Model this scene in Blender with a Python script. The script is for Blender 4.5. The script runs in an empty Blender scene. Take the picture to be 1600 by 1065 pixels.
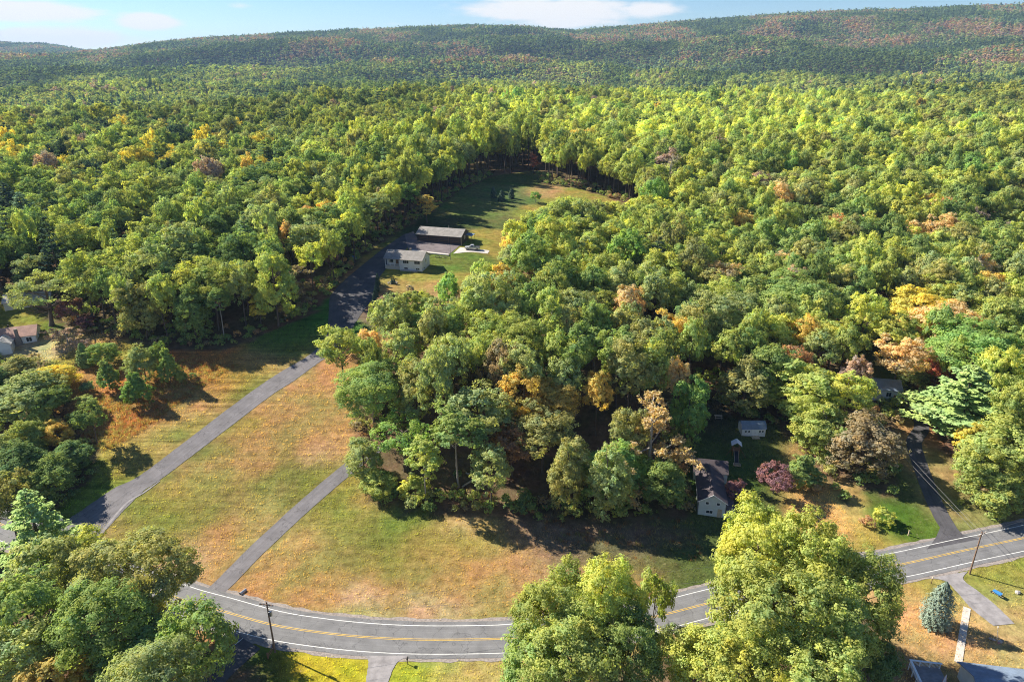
import bpy, math, random
import numpy as np
from mathutils import Vector, Matrix

random.seed(7)
RNG = np.random.default_rng(11)
SC = bpy.context.scene
COL = SC.collection
R = math.radians

# ------------------------------------------------------------------ camera, sky, sun, exposure
CAMH, PITCH, FPX, PW, PH = 90.0, R(22.5), 1067.0, 1600.0, 1065.0
cam = bpy.data.cameras.new('camera')
cam.sensor_width = 36.0
cam.lens = 36.0 * FPX / PW
cam.clip_start, cam.clip_end = 1.0, 30000.0
camo = bpy.data.objects.new('camera', cam)
camo.location = (0, 0, CAMH)
camo.rotation_euler = (R(90) - PITCH, 0, 0)
COL.objects.link(camo)
SC.camera = camo

SUN_EL = R(36.0)
SUN_DIR = Vector((-math.cos(R(26)) * math.cos(SUN_EL), math.sin(R(26)) * math.cos(SUN_EL), math.sin(SUN_EL)))  # towards the sun
sun = bpy.data.lights.new('sun', 'SUN')
sun.energy, sun.angle, sun.color = 4.2, R(0.5), (1.0, 0.92, 0.78)
suno = bpy.data.objects.new('sun', sun)
suno.rotation_euler = SUN_DIR.to_track_quat('Z', 'Y').to_euler()
suno.location = (-200, 100, 300)
COL.objects.link(suno)

world = bpy.data.worlds.new('World')
SC.world = world
world.use_nodes = True
wn, wl = world.node_tree.nodes, world.node_tree.links
wn.clear()
sky = wn.new('ShaderNodeTexSky'); sky.sky_type = 'NISHITA'; sky.sun_disc = False
sky.sun_elevation = SUN_EL
sky.sun_rotation = math.atan2(SUN_DIR.x, SUN_DIR.y)
sky.altitude = 2000; sky.air_density = 1.2; sky.dust_density = 0.1; sky.ozone_density = 7.0
SKY_STRENGTH = 0.05
def wmath(op, a, b=None, c=None):
    n = wn.new('ShaderNodeMath'); n.operation = op
    for i, v in enumerate((a, b, c)):
        if v is None: continue
        if isinstance(v, (int, float)): n.inputs[i].default_value = v
        else: wl.new(v, n.inputs[i])
    return n.outputs[0]
tc = wn.new('ShaderNodeTexCoord')
sep = wn.new('ShaderNodeSeparateXYZ'); wl.new(tc.outputs['Generated'], sep.inputs[0])
azn = wmath('ARCTAN2', sep.outputs[0], sep.outputs[1])
eln = wmath('ARCSINE', sep.outputs[2])
cmb = wn.new('ShaderNodeCombineXYZ'); wl.new(azn, cmb.inputs[0]); wl.new(eln, cmb.inputs[1])
nz = wn.new('ShaderNodeTexNoise'); nz.inputs['Scale'].default_value = 1.0
nz.inputs['Detail'].default_value = 6; nz.inputs['Roughness'].default_value = 0.55
mpn = wn.new('ShaderNodeMapping'); mpn.inputs['Scale'].default_value = (24, 95, 1)
wl.new(cmb.outputs[0], mpn.inputs[0]); wl.new(mpn.outputs[0], nz.inputs['Vector'])
# fair-weather cloud banks: soft ellipses (azimuth, elevation, half-sizes in degrees) broken up by noise, all round the sky
acc = None
CLOUDS = [(-33.5, 2.75, 5.0, .7, 1.3), (-25.9, 2.3, 2.2, .62, 1.3), (-31.5, 1.2, 5.2, .7, 1.25), (3.0, 3.3, 7.6, .95, 1.2), (4.2, 2.45, 4.6, .55, 1.0), (10.2, 3.3, 2.6, .75, 1.0), (-8.7, 2.4, 1.4, .3, .5), (-19.5, 3.4, 1.6, .3, .45)]
rr = random.Random(3)
for k in range(22):
    CLOUDS.append((rr.choice((-1, 1)) * rr.uniform(62, 180), rr.uniform(3, 24), rr.uniform(7, 16), rr.uniform(1.0, 2.4), 1.0))
for (a, e, wa, we, st) in CLOUDS:
    dx = wmath('MULTIPLY', wmath('SUBTRACT', azn, R(a)), 1 / R(wa))
    dy = wmath('MULTIPLY', wmath('SUBTRACT', eln, R(e)), 1 / R(we))
    d2 = wmath('ADD', wmath('MULTIPLY', dx, dx), wmath('MULTIPLY', dy, dy))
    g = wmath('MULTIPLY', wmath('EXPONENT', wmath('MULTIPLY', d2, -1.0)), st)
    acc = g if acc is None else wmath('MAXIMUM', acc, g)
cl = wmath('ADD', acc, wmath('MULTIPLY', wmath('SUBTRACT', nz.outputs[0], 0.5), 0.9))
mr = wn.new('ShaderNodeMapRange'); mr.interpolation_type = 'SMOOTHSTEP'
mr.inputs[1].default_value = 0.30; mr.inputs[2].default_value = 0.85
mr.inputs[4].default_value = 0.95
wl.new(cl, mr.inputs[0])
bg1 = wn.new('ShaderNodeBackground'); bg1.inputs[1].default_value = SKY_STRENGTH
wl.new(sky.outputs[0], bg1.inputs[0])
bg2 = wn.new('ShaderNodeBackground'); bg2.inputs[0].default_value = (1.0, 0.985, 0.97, 1); bg2.inputs[1].default_value = 0.375
mx = wn.new('ShaderNodeMixShader'); wl.new(mr.outputs[0], mx.inputs[0]); wl.new(bg1.outputs[0], mx.inputs[1]); wl.new(bg2.outputs[0], mx.inputs[2])
wo = wn.new('ShaderNodeOutputWorld'); wl.new(mx.outputs[0], wo.inputs[0])

SC.view_settings.view_transform = 'Standard'
SC.view_settings.look = 'None'
SC.view_settings.gamma = 1.0
SC.view_settings.use_curve_mapping = False
SC.view_settings.exposure = 1.43
SC.cycles.max_bounces = 7
SC.cycles.diffuse_bounces = 5
SC.cycles.transmission_bounces = 4
SC.cycles.volume_bounces = 0
SC.cycles.use_denoising = True
SC.cycles.denoiser = 'OPENIMAGEDENOISE'
SC.cycles.denoising_input_passes = 'RGB_ALBEDO_NORMAL'
SC.cycles.denoising_prefilter = 'NONE'
SC.cycles.sample_clamp_indirect = 1.5
SC.cycles.blur_glossy = 1.0
SC.cycles.pixel_filter_type = 'BLACKMAN_HARRIS'
SC.cycles.filter_width = 1.05

# ------------------------------------------------------------------ small maths
_NT = np.random.default_rng(5).random((256, 256))
def vnoise(x, y):
    x = np.asarray(x, float); y = np.asarray(y, float)
    xi = np.floor(x).astype(int); yi = np.floor(y).astype(int)
    fx = x - xi; fy = y - yi
    fx = fx * fx * (3 - 2 * fx); fy = fy * fy * (3 - 2 * fy)
    a = _NT[xi & 255, yi & 255]; b = _NT[(xi + 1) & 255, yi & 255]
    c = _NT[xi & 255, (yi + 1) & 255]; d = _NT[(xi + 1) & 255, (yi + 1) & 255]
    return (a * (1 - fx) + b * fx) * (1 - fy) + (c * (1 - fx) + d * fx) * fy
def fnoise(x, y, o=3):
    s, a, t = 0, 1.0, 0
    for k in range(o):
        s = s + a * vnoise(x * 2 ** k + 17 * k, y * 2 ** k + 31 * k); t += a; a *= .5
    return s / t
def sm(a, b, v):
    t = np.clip((np.asarray(v, float) - a) / (b - a), 0, 1)
    return t * t * (3 - 2 * t)

def ray(px, py):
    x = (px - PW / 2) / FPX; y = -(py - PH / 2) / FPX
    return np.array([x, math.cos(PITCH) + y * math.sin(PITCH), -math.sin(PITCH) + y * math.cos(PITCH)])
def proj(x, y, z):
    dz = z - CAMH
    dep = y * math.cos(PITCH) - dz * math.sin(PITCH)
    up = y * math.sin(PITCH) + dz * math.cos(PITCH)
    dep = np.where(np.abs(dep) < 1e-3, 1e-3, dep)
    return PW / 2 + FPX * x / dep, PH / 2 - FPX * up / dep, dep

# ------------------------------------------------------------------ terrain
_yy = np.arange(-300, 12000, 5.0)
_zz = np.interp(_yy, [-300, 108, 130, 160, 210, 300, 420, 700, 900, 1300, 1700, 2300, 12000], [0, 0, 4.5, 12, 21, 26, 28, 30, 33, 8, 3, 10, 10])
_k = np.hanning(13); _k /= _k.sum()
_zs = np.convolve(np.pad(_zz, 6, 'edge'), _k, 'valid')
_rid = [(-400, 92), (0, 88), (100, 84), (165, 78), (215, 71), (300, 61), (450, 52), (600, 45), (740, 39), (820, 42), (900, 48), (980, 41), (1100, 32), (1250, 21), (1400, 15), (1600, 7), (1900, 6)]
_raz, _rel = [], []
for (a, b) in _rid:
    d = ray(a, b); _raz.append(math.atan2(d[0], d[1])); _rel.append(d[2] / math.hypot(d[0], d[1]))
_rid2 = [(-400, 60), (0, 67), (100, 70), (170, 75), (260, 84), (400, 96)]
_raz2, _rel2 = [], []
for (a, b) in _rid2:
    d = ray(a, b); _raz2.append(math.atan2(d[0], d[1])); _rel2.append(d[2] / math.hypot(d[0], d[1]))
RC, RC2 = 4300.0, 6600.0
def T(x, y):
    x = np.asarray(x, float); y = np.asarray(y, float)
    yy = y + 330 * sm(-60, -420, x) * sm(400, 620, y)
    s = np.interp(yy, _yy, _zs)
    fx = 0.42 + 0.58 * sm(95, -25, x)
    fx = fx + (1 - fx) * sm(240, 420, y)
    s = s * np.where(y < 900, fx, 1.0)
    w = sm(450, 900, np.hypot(x, y))
    s = s + w * (22 * (fnoise(x / 330 + 9, y / 200 + 3) - .5) + 30 * (fnoise(x / 700 + 40, y / 300) - .5) * sm(1000, 1700, y))
    r = np.hypot(x, y); az = np.arctan2(x, y)
    zc = CAMH + RC * np.interp(az, _raz, _rel) - 15
    f = sm(1900, RC, r) * .45 + .55 * np.clip((r - 2300) / (RC - 2300), 0, 1) ** 1.25
    f = np.where(r > RC, 1 - 0.5 * sm(RC, RC + 1800, r), f)
    s = s + (zc - s) * f
    zc2 = CAMH + RC2 * np.interp(az, _raz2, _rel2) - 15
    f2 = sm(4700, RC2, r) * (1 - .3 * sm(RC2, 9000, r)) * sm(R(-25), R(-33), az)
    s = s + (np.maximum(zc2, s) - s) * f2
    s = s + w * 55 * (fnoise(x / 420 + 5, y / 420 + 8, 3) - .5) * sm(2000, 2800, r) * (1 - sm(RC - 500, RC, r))
    s = s + 36 * np.sin(r / 135 + 9 * fnoise(x / 900 + 2, y / 1100 + 31, 2)) * sm(1150, 1900, r) * (1 - sm(RC - 900, RC - 200, r))
    return s
_ts = np.concatenate([np.arange(20, 700, 2.0), np.geomspace(700, 9000, 300)])
def hit(px, py, h=0.0):
    d = ray(px, py)
    f = lambda t: CAMH + d[2] * t - T(d[0] * t, d[1] * t) - h
    v = f(_ts); i = np.argmax(v < 0)
    if not (v < 0).any(): return None
    a, b = _ts[max(i - 1, 0)], _ts[i]
    for _ in range(25):
        m = .5 * (a + b)
        if f(m) < 0: b = m
        else: a = m
    t = .5 * (a + b)
    return np.array([d[0] * t, d[1] * t, CAMH + d[2] * t - h])
def at(px, py):
    return hit(px, py)
def P2(lst): return np.array([at(*p)[:2] for p in lst])
def inpoly(poly, x, y):
    x = np.asarray(x, float); y = np.asarray(y, float)
    r = np.zeros(x.shape, bool); n = len(poly); j = n - 1
    for i in range(n):
        xi, yi = poly[i]; xj, yj = poly[j]
        c = ((yi > y) != (yj > y)) & (x < (xj - xi) * (y - yi) / (yj - yi + 1e-12) + xi)
        r ^= c; j = i
    return r
def seg_dist(pl, x, y):
    x = np.asarray(x, float); y = np.asarray(y, float)
    best = np.full(x.shape, 1e9)
    for (a, b) in zip(pl[:-1], pl[1:]):
        ab = b - a; L = (ab ** 2).sum() + 1e-9
        t = np.clip(((x - a[0]) * ab[0] + (y - a[1]) * ab[1]) / L, 0, 1)
        best = np.minimum(best, np.hypot(x - a[0] - t * ab[0], y - a[1] - t * ab[1]))
    return best
def spline(pts, step=1.5):
    pts = np.asarray(pts, float)
    p = np.vstack([2 * pts[0] - pts[1], pts, 2 * pts[-1] - pts[-2]])
    out = []
    for i in range(1, len(p) - 2):
        n = max(2, int(np.linalg.norm(p[i + 1] - p[i]) / step))
        for t in np.linspace(0, 1, n, endpoint=False):
            out.append(.5 * ((2 * p[i]) + (-p[i - 1] + p[i + 1]) * t + (2 * p[i - 1] - 5 * p[i] + 4 * p[i + 1] - p[i + 2]) * t ** 2 + (-p[i - 1] + 3 * p[i] - 3 * p[i + 1] + p[i + 2]) * t ** 3))
    out.append(p[-2])
    return np.array(out)

# ------------------------------------------------------------------ mesh helpers
def np_mesh(name, V, Q, mats=(), mi=None, attrs=None, smooth=False):
    me = bpy.data.meshes.new(name)
    V = np.asarray(V, np.float32); Q = np.asarray(Q, np.int32)
    n = Q.shape[1]
    me.vertices.add(len(V)); me.vertices.foreach_set('co', V.ravel())
    me.loops.add(Q.size); me.loops.foreach_set('vertex_index', Q.ravel())
    me.polygons.add(len(Q))
    me.polygons.foreach_set('loop_start', np.arange(0, Q.size, n, dtype=np.int32))
    if mi is not None: me.polygons.foreach_set('material_index', np.asarray(mi, np.int32))
    if smooth: me.polygons.foreach_set('use_smooth', np.ones(len(Q), bool))
    for m in mats: me.materials.append(m)
    for k, (dom, typ, dat) in (attrs or {}).items():
        a = me.attributes.new(k, typ, dom)
        a.data.foreach_set('color' if typ == 'FLOAT_COLOR' else 'vector' if typ == 'FLOAT_VECTOR' else 'value', np.asarray(dat).ravel())
    me.update(calc_edges=True)
    return me
def link(name, data, parent=None, loc=None):
    o = bpy.data.objects.new(name, data); COL.objects.link(o)
    if parent is not None: o.parent = parent
    if loc is not None: o.location = loc
    return o
def tag(o, label=None, cat=None, group=None, kind=None):
    if label: o['label'] = label
    if cat: o['category'] = cat
    if group: o['group'] = group
    if kind: o['kind'] = kind
    return o
def thing(name, label, cat, loc=(0, 0, 0), rz=0.0, group=None):
    o = bpy.data.objects.new(name, None); COL.objects.link(o)
    o.empty_display_size = .5
    o.location = loc; o.rotation_euler = (0, 0, rz)
    return tag(o, label, cat, group)
class MB:
    def __init__(s): s.v = []; s.f = []
    def add(s, V, F):
        b = len(s.v); s.v += [tuple(map(float, p)) for p in V]; s.f += [tuple(i + b for i in f) for f in F]; return s
    def box(s, x0, x1, y0, y1, z0, z1):
        return s.add([(x0, y0, z0), (x1, y0, z0), (x1, y1, z0), (x0, y1, z0), (x0, y0, z1), (x1, y0, z1), (x1, y1, z1), (x0, y1, z1)],
                     [(0, 3, 2, 1), (4, 5, 6, 7), (0, 1, 5, 4), (1, 2, 6, 5), (2, 3, 7, 6), (3, 0, 4, 7)])
    def slab(s, pts, th):
        p = [Vector(q) for q in pts]; n = (p[1] - p[0]).cross(p[2] - p[0]).normalized() * th
        k = len(p)
        return s.add(p + [q - n for q in p], [tuple(range(k)), tuple(range(2 * k - 1, k - 1, -1))] + [(i, i + k, (i + 1) % k + k, (i + 1) % k) for i in range(k)])
    def prism(s, prof, a, b, axis='x'):   # profile (u, z) extruded from a to b
        k = len(prof)
        f = (lambda u, z, t: (t, u, z)) if axis == 'x' else (lambda u, z, t: (u, t, z))
        return s.add([f(u, z, a) for u, z in prof] + [f(u, z, b) for u, z in prof],
                     [tuple(range(k)), tuple(range(2 * k - 1, k - 1, -1))] + [(i, i + k, (i + 1) % k + k, (i + 1) % k) for i in range(k)])
    def tube(s, pts, rad, n=8):
        V, Q = tube(pts, rad, n)
        b = len(s.v); s.add(V, Q.tolist())
        s.f.append(tuple(b + i for i in range(n))[::-1]); s.f.append(tuple(len(s.v) - n + i for i in range(n)))
        return s
    def bar(s, a, b, r, n=8): return s.tube([a, b], [r, r], n)
    def disc(s, c, ax, r, h, n=16):
        a = Vector(c) - Vector(ax) * h / 2; b = Vector(c) + Vector(ax) * h / 2
        return s.tube([a, b], [r, r], n)
    def blob(s, c, rx, ry, rz, rng, n=8, m=5, j=.15, flat=-1):
        V = []; F = []
        for i in range(m + 1):
            th = math.pi * i / m
            for k in range(n):
                q = 1 + rng.uniform(-j, j) if 0 < i < m else 1
                ph = 2 * math.pi * k / n
                V.append((c[0] + rx * q * math.sin(th) * math.cos(ph), c[1] + ry * q * math.sin(th) * math.sin(ph), c[2] + rz * max(math.cos(th), flat) * (q if i not in (0, m) else 1)))
        for i in range(m):
            for k in range(n): F.append((i * n + k, (i + 1) * n + k, (i + 1) * n + (k + 1) % n, i * n + (k + 1) % n))
        return s.add(V, F)
    def build(s, name, mat, parent=None, bevel=0, label=None, smooth=False):
        me = bpy.data.meshes.new(name); me.from_pydata(s.v, [], s.f); me.materials.append(mat)
        me.validate(); me.update()
        if smooth: me.polygons.foreach_set('use_smooth', [True] * len(me.polygons))
        o = link(name, me, parent)
        if bevel:
            m = o.modifiers.new('bevel', 'BEVEL'); m.width = bevel; m.segments = 1; m.limit_method = 'ANGLE'
        if label: o['label'] = label
        return o
def tube(pts, rad, n=6):
    P = np.asarray([tuple(p) for p in pts], float); K = len(P)
    d = np.gradient(P, axis=0); d /= np.linalg.norm(d, axis=1)[:, None] + 1e-9
    ref = np.where(np.abs(d[:, 2:3]) < .9, np.array([[0, 0, 1.]]), np.array([[1., 0, 0]]))
    u = np.cross(ref, d); u /= np.linalg.norm(u, axis=1)[:, None] + 1e-9
    w = np.cross(d, u)
    a = np.arange(n) * 2 * math.pi / n
    V = P[:, None, :] + np.asarray(rad)[:, None, None] * (np.cos(a)[None, :, None] * u[:, None, :] + np.sin(a)[None, :, None] * w[:, None, :])
    V = V.reshape(-1, 3)
    i = np.arange(K - 1)[:, None] * n + np.arange(n)[None, :]
    j = np.arange(K - 1)[:, None] * n + (np.arange(n)[None, :] + 1) % n
    Q = np.stack([i, j, j + n, i + n], -1).reshape(-1, 4)
    return V, Q

# ------------------------------------------------------------------ materials
def mat(name):
    m = bpy.data.materials.new(name); m.use_nodes = True
    m.node_tree.nodes.clear()
    return m, m.node_tree.nodes, m.node_tree.links
def nd(N, t, **kw):
    n = N.new(t)
    for k, v in kw.items(): setattr(n, k, v)
    return n
def noise_node(N, L, vec, scale, detail=4, rough=.6):
    n = N.new('ShaderNodeTexNoise'); n.inputs['Scale'].default_value = scale; n.inputs['Detail'].default_value = detail; n.inputs['Roughness'].default_value = rough
    if vec is not None: L.new(vec, n.inputs['Vector'])
    return n.outputs[0]
def mrange(N, L, v, a, b, c, d):
    n = N.new('ShaderNodeMapRange'); L.new(v, n.inputs[0])
    for i, q in enumerate((a, b, c, d)): n.inputs[i + 1].default_value = q
    return n.outputs[0]
def mulcol(N, L, col, val):
    n = N.new('ShaderNodeVectorMath'); n.operation = 'SCALE'
    L.new(col, n.inputs[0]); L.new(val, n.inputs['Scale'])
    return n.outputs[0]
def mixcol(N, L, f, a, b):
    n = N.new('ShaderNodeMix'); n.data_type = 'RGBA'
    for i, v in ((0, f), (6, a), (7, b)):
        if isinstance(v, (int, float)): n.inputs[i].default_value = v
        elif isinstance(v, tuple): n.inputs[i].default_value = (*v, 1)
        else: L.new(v, n.inputs[i])
    return n.outputs[2]
def simple(name, col, rough=.7, var=.18, scale=3.0, bump=0.0, metal=0.0, col2=None, spec=.3):
    m, N, L = mat(name)
    g = N.new('ShaderNodeTexCoord').outputs['Object']
    v = noise_node(N, L, g, scale)
    c = mixcol(N, L, mrange(N, L, v, .3, .7, 0, 1), tuple(x * (1 - var) for x in col), col2 or tuple(min(1, x * (1 + var)) for x in col))
    b = N.new('ShaderNodeBsdfPrincipled'); L.new(c, b.inputs['Base Color']); b.inputs['Roughness'].default_value = rough; b.inputs['Metallic'].default_value = metal
    b.inputs['Specular IOR Level'].default_value = spec
    if bump:
        bp = N.new('ShaderNodeBump'); bp.inputs['Strength'].default_value = bump; bp.inputs['Distance'].default_value = .05
        L.new(noise_node(N, L, g, scale * 4), bp.inputs['Height']); L.new(bp.outputs[0], b.inputs['Normal'])
    o = N.new('ShaderNodeOutputMaterial'); L.new(b.outputs[0], o.inputs[0])
    return m
def siding(name, col, period=.2, axis='Z', depth=.5):
    m, N, L = mat(name)
    g = N.new('ShaderNodeTexCoord').outputs['Object']
    w = N.new('ShaderNodeTexWave'); w.wave_type = 'BANDS'; w.bands_direction = axis; w.wave_profile = 'SAW'
    w.inputs['Scale'].default_value = 1 / period * .314; L.new(g, w.inputs['Vector'])
    v = noise_node(N, L, g, .9)
    c = mixcol(N, L, mrange(N, L, v, .3, .75, 0, 1), tuple(x * .82 for x in col), col)
    b = N.new('ShaderNodeBsdfPrincipled'); L.new(c, b.inputs['Base Color']); b.inputs['Roughness'].default_value = .6
    bp = N.new('ShaderNodeBump'); bp.inputs['Strength'].default_value = depth; bp.inputs['Distance'].default_value = .03
    L.new(w.outputs[1], bp.inputs['Height']); L.new(bp.outputs[0], b.inputs['Normal'])
    o = N.new('ShaderNodeOutputMaterial'); L.new(b.outputs[0], o.inputs[0])
    return m
def shingles(name, col, col2):
    m, N, L = mat(name)
    g = N.new('ShaderNodeTexCoord').outputs['Object']
    br = N.new('ShaderNodeTexBrick'); br.inputs['Scale'].default_value = 2.2; L.new(g, br.inputs['Vector'])
    br.inputs['Color1'].default_value = (*col, 1); br.inputs['Color2'].default_value = (*col2, 1); br.inputs['Mortar'].default_value = (*[x * .6 for x in col], 1)
    br.inputs['Mortar Size'].default_value = .012
    v = noise_node(N, L, g, .7, 6)
    c = mulcol(N, L, br.outputs[0], mrange(N, L, v, .25, .75, .7, 1.25))
    b = N.new('ShaderNodeBsdfPrincipled'); L.new(c, b.inputs['Base Color']); b.inputs['Roughness'].default_value = .85
    o = N.new('ShaderNodeOutputMaterial'); L.new(b.outputs[0], o.inputs[0])
    return m
def leaf_mat(name, source, transl=.5):
    m, N, L = mat(name)
    if source == 'object':
        oi = N.new('ShaderNodeObjectInfo'); tint = oi.outputs['Color']
    else:
        a0 = N.new('ShaderNodeAttribute'); a0.attribute_type = 'INSTANCER'; a0.attribute_name = 'tint'; tint = a0.outputs['Color']
    a = N.new('ShaderNodeAttribute'); a.attribute_type = 'GEOMETRY'; a.attribute_name = 'leafvar'
    a2 = N.new('ShaderNodeAttribute'); a2.attribute_type = 'GEOMETRY'; a2.attribute_name = 'clumpvar'
    c = mulcol(N, L, tint, mrange(N, L, a.outputs['Fac'], 0, 1, 1.65, 3.55))
    yel = N.new('ShaderNodeVectorMath'); yel.operation = 'MULTIPLY'; L.new(c, yel.inputs[0]); yel.inputs[1].default_value = (1.22, 1.07, .78)
    grn = N.new('ShaderNodeVectorMath'); grn.operation = 'MULTIPLY'; L.new(c, grn.inputs[0]); grn.inputs[1].default_value = (.82, .96, 1.12)
    c = mixcol(N, L, a2.outputs['Fac'], grn.outputs[0], yel.outputs[0])
    df = N.new('ShaderNodeBsdfDiffuse'); L.new(c, df.inputs[0])
    tv = N.new('ShaderNodeVectorMath'); tv.operation = 'MULTIPLY'; L.new(c, tv.inputs[0]); tv.inputs[1].default_value = (1.2, 1.25, .6)
    tr = N.new('ShaderNodeBsdfTranslucent'); L.new(tv.outputs[0], tr.inputs[0])
    s = N.new('ShaderNodeMixShader'); s.inputs[0].default_value = transl; L.new(df.outputs[0], s.inputs[1]); L.new(tr.outputs[0], s.inputs[2])
    o = N.new('ShaderNodeOutputMaterial'); L.new(s.outputs[0], o.inputs[0])
    return m
M = {}
M['leaf'] = leaf_mat('leaf_foliage', 'object')
M['leaf_far'] = leaf_mat('far_foliage', 'instancer')
M['needle'] = leaf_mat('needle_foliage', 'object', .15)
M['bark'] = simple('bark', (.13, .10, .08), .9, .35, 5, .4)
M['pale_bark'] = simple('pale_bark', (.34, .31, .28), .9, .25, 5, .3)

# ground: colour from the land-cover colours worked out below, relief and fine mottling here
def ground_mat():
    m, N, L = mat('meadow_ground')
    a = nd(N, 'ShaderNodeAttribute', attribute_type='GEOMETRY', attribute_name='cover')
    mo = nd(N, 'ShaderNodeAttribute', attribute_type='GEOMETRY', attribute_name='mown')
    g = N.new('ShaderNodeNewGeometry').outputs['Position']
    n1 = noise_node(N, L, g, .55, 7, .7); n2 = noise_node(N, L, g, .09, 5, .6); n3 = noise_node(N, L, g, 3.2, 3, .7)
    st = N.new('ShaderNodeMapping'); st.inputs['Rotation'].default_value = (0, 0, -MOW_ANG); st.inputs['Scale'].default_value = (.06, 1.35, .3)
    L.new(g, st.inputs[0]); n4 = noise_node(N, L, st.outputs[0], .75, 4, .65)
    c = mulcol(N, L, a.outputs['Color'], mrange(N, L, n1, .28, .72, .52, 1.48))
    c = mulcol(N, L, c, mrange(N, L, n3, .25, .75, .82, 1.18))
    n5 = noise_node(N, L, g, 1.15, 6, .75)
    c = mixcol(N, L, mrange(N, L, n5, .60, .72, 0, .5), c, (.42, .34, .22))
    n6 = noise_node(N, L, g, .8, 6, .72)
    c = mixcol(N, L, mrange(N, L, n6, .58, .72, 0, .38), c, (.07, .10, .025))
    gr = N.new('ShaderNodeVectorMath'); gr.operation = 'MULTIPLY'; L.new(c, gr.inputs[0]); gr.inputs[1].default_value = (.80, 1.03, .82)
    ye = N.new('ShaderNodeVectorMath'); ye.operation = 'MULTIPLY'; L.new(c, ye.inputs[0]); ye.inputs[1].default_value = (1.16, .98, 1.02)
    c = mixcol(N, L, mrange(N, L, n2, .36, .64, 0, 1), gr.outputs[0], ye.outputs[0])
    sx = N.new('ShaderNodeMapRange'); L.new(n4, sx.inputs[0]); sx.inputs[1].default_value = .34; sx.inputs[2].default_value = .66; sx.inputs[3].default_value = .58; sx.inputs[4].default_value = 1.42
    one = N.new('ShaderNodeMix'); one.data_type = 'FLOAT'; L.new(mo.outputs['Fac'], one.inputs[0]); one.inputs[2].default_value = 1.0; L.new(sx.outputs[0], one.inputs[3])
    c = mulcol(N, L, c, one.outputs[0])
    b = N.new('ShaderNodeBsdfDiffuse'); L.new(c, b.inputs[0])
    bp = N.new('ShaderNodeBump'); bp.inputs['Strength'].default_value = .75; bp.inputs['Distance'].default_value = .35
    L.new(n1, bp.inputs['Height']); L.new(bp.outputs[0], b.inputs['Normal'])
    o = N.new('ShaderNodeOutputMaterial'); L.new(b.outputs[0], o.inputs[0])
    return m
def asphalt(name, col, patch=.18):
    m, N, L = mat(name)
    g = N.new('ShaderNodeNewGeometry').outputs['Position']
    n1 = noise_node(N, L, g, .35, 5, .6); n2 = noise_node(N, L, g, 9, 2)
    at_ = nd(N, 'ShaderNodeAttribute', attribute_type='GEOMETRY', attribute_name='across')
    w = N.new('ShaderNodeMath'); w.operation = 'SINE'
    w0 = N.new('ShaderNodeMath'); w0.operation = 'MULTIPLY'; L.new(at_.outputs['Fac'], w0.inputs[0]); w0.inputs[1].default_value = 3.6; L.new(w0.outputs[0], w.inputs[0])
    v0 = N.new('ShaderNodeCombineXYZ'); L.new(at_.outputs['Fac'], v0.inputs[0])
    sc = N.new('ShaderNodeMapping'); L.new(g, sc.inputs[0]); sc.inputs['Scale'].default_value = (.05, .05, .05)
    ns = noise_node(N, L, v0.outputs[0], 1.6, 4, .7)
    c0 = N.new('ShaderNodeRGB'); c0.outputs[0].default_value = (*col, 1)
    c = mulcol(N, L, c0.outputs[0], mrange(N, L, n1, .3, .7, 1 - patch, 1 + patch))
    c = mulcol(N, L, c, mrange(N, L, ns, .3, .7, .78, 1.18))
    c = mulcol(N, L, c, mrange(N, L, n2, .3, .7, .9, 1.1))
    vo = N.new('ShaderNodeTexVoronoi'); vo.feature = 'DISTANCE_TO_EDGE'; vo.inputs['Scale'].default_value = .22
    wv = N.new('ShaderNodeVectorMath'); wv.operation = 'ADD'; L.new(g, wv.inputs[0])
    nzz = N.new('ShaderNodeTexNoise'); nzz.inputs['Scale'].default_value = .6; nzz.inputs['Detail'].default_value = 5; L.new(g, nzz.inputs['Vector'])
    s5 = N.new('ShaderNodeVectorMath'); s5.operation = 'SCALE'; s5.inputs['Scale'].default_value = 3.0; L.new(nzz.outputs[1], s5.inputs[0]); L.new(s5.outputs[0], wv.inputs[1])
    L.new(wv.outputs[0], vo.inputs['Vector'])
    c = mulcol(N, L, c, mrange(N, L, vo.outputs['Distance'], 0, .018, .62, 1))
    b = N.new('ShaderNodeBsdfPrincipled'); L.new(c, b.inputs['Base Color']); b.inputs['Roughness'].default_value = .85; b.inputs['Specular IOR Level'].default_value = .25
    o = N.new('ShaderNodeOutputMaterial'); L.new(b.outputs[0], o.inputs[0])
    return m
M['road'] = asphalt('worn_asphalt', (.178, .177, .182))
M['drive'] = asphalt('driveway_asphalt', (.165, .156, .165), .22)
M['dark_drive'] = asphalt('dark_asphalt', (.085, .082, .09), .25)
M['lot'] = asphalt('lot_asphalt', (.165, .14, .145), .2)
M['white_line'] = simple('road_paint_white', (.72, .72, .70), .7, .22, 1.2)
M['yellow_line'] = simple('road_paint_yellow', (.62, .40, .07), .7, .25, 1.2)
M['gravel'] = simple('shoulder_gravel', (.27, .235, .215), .95, .35, 2.5, .5)
M['concrete'] = simple('pale_concrete', (.52, .48, .44), .85, .15, 1.5)
M['old_concrete'] = simple('worn_concrete', (.26, .245, .25), .9, .25, .8)
M['white_siding'] = siding('white_siding', (.78, .78, .79))
M['grey_siding'] = siding('pale_grey_siding', (.56, .62, .64))
M['white_trim'] = simple('white_trim', (.8, .8, .8), .5, .06)
M['cream_siding'] = siding('cream_siding', (.7, .66, .55))
M['dark_wood'] = siding('dark_stained_boards', (.06, .05, .048), .2, 'X')
M['glass'] = simple('window_glass', (.03, .04, .05), .12, .1, 1, 0, 0, None, .6)
M['grey_roof'] = shingles('grey_shingles', (.25, .23, .215), (.29, .27, .25))
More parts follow.
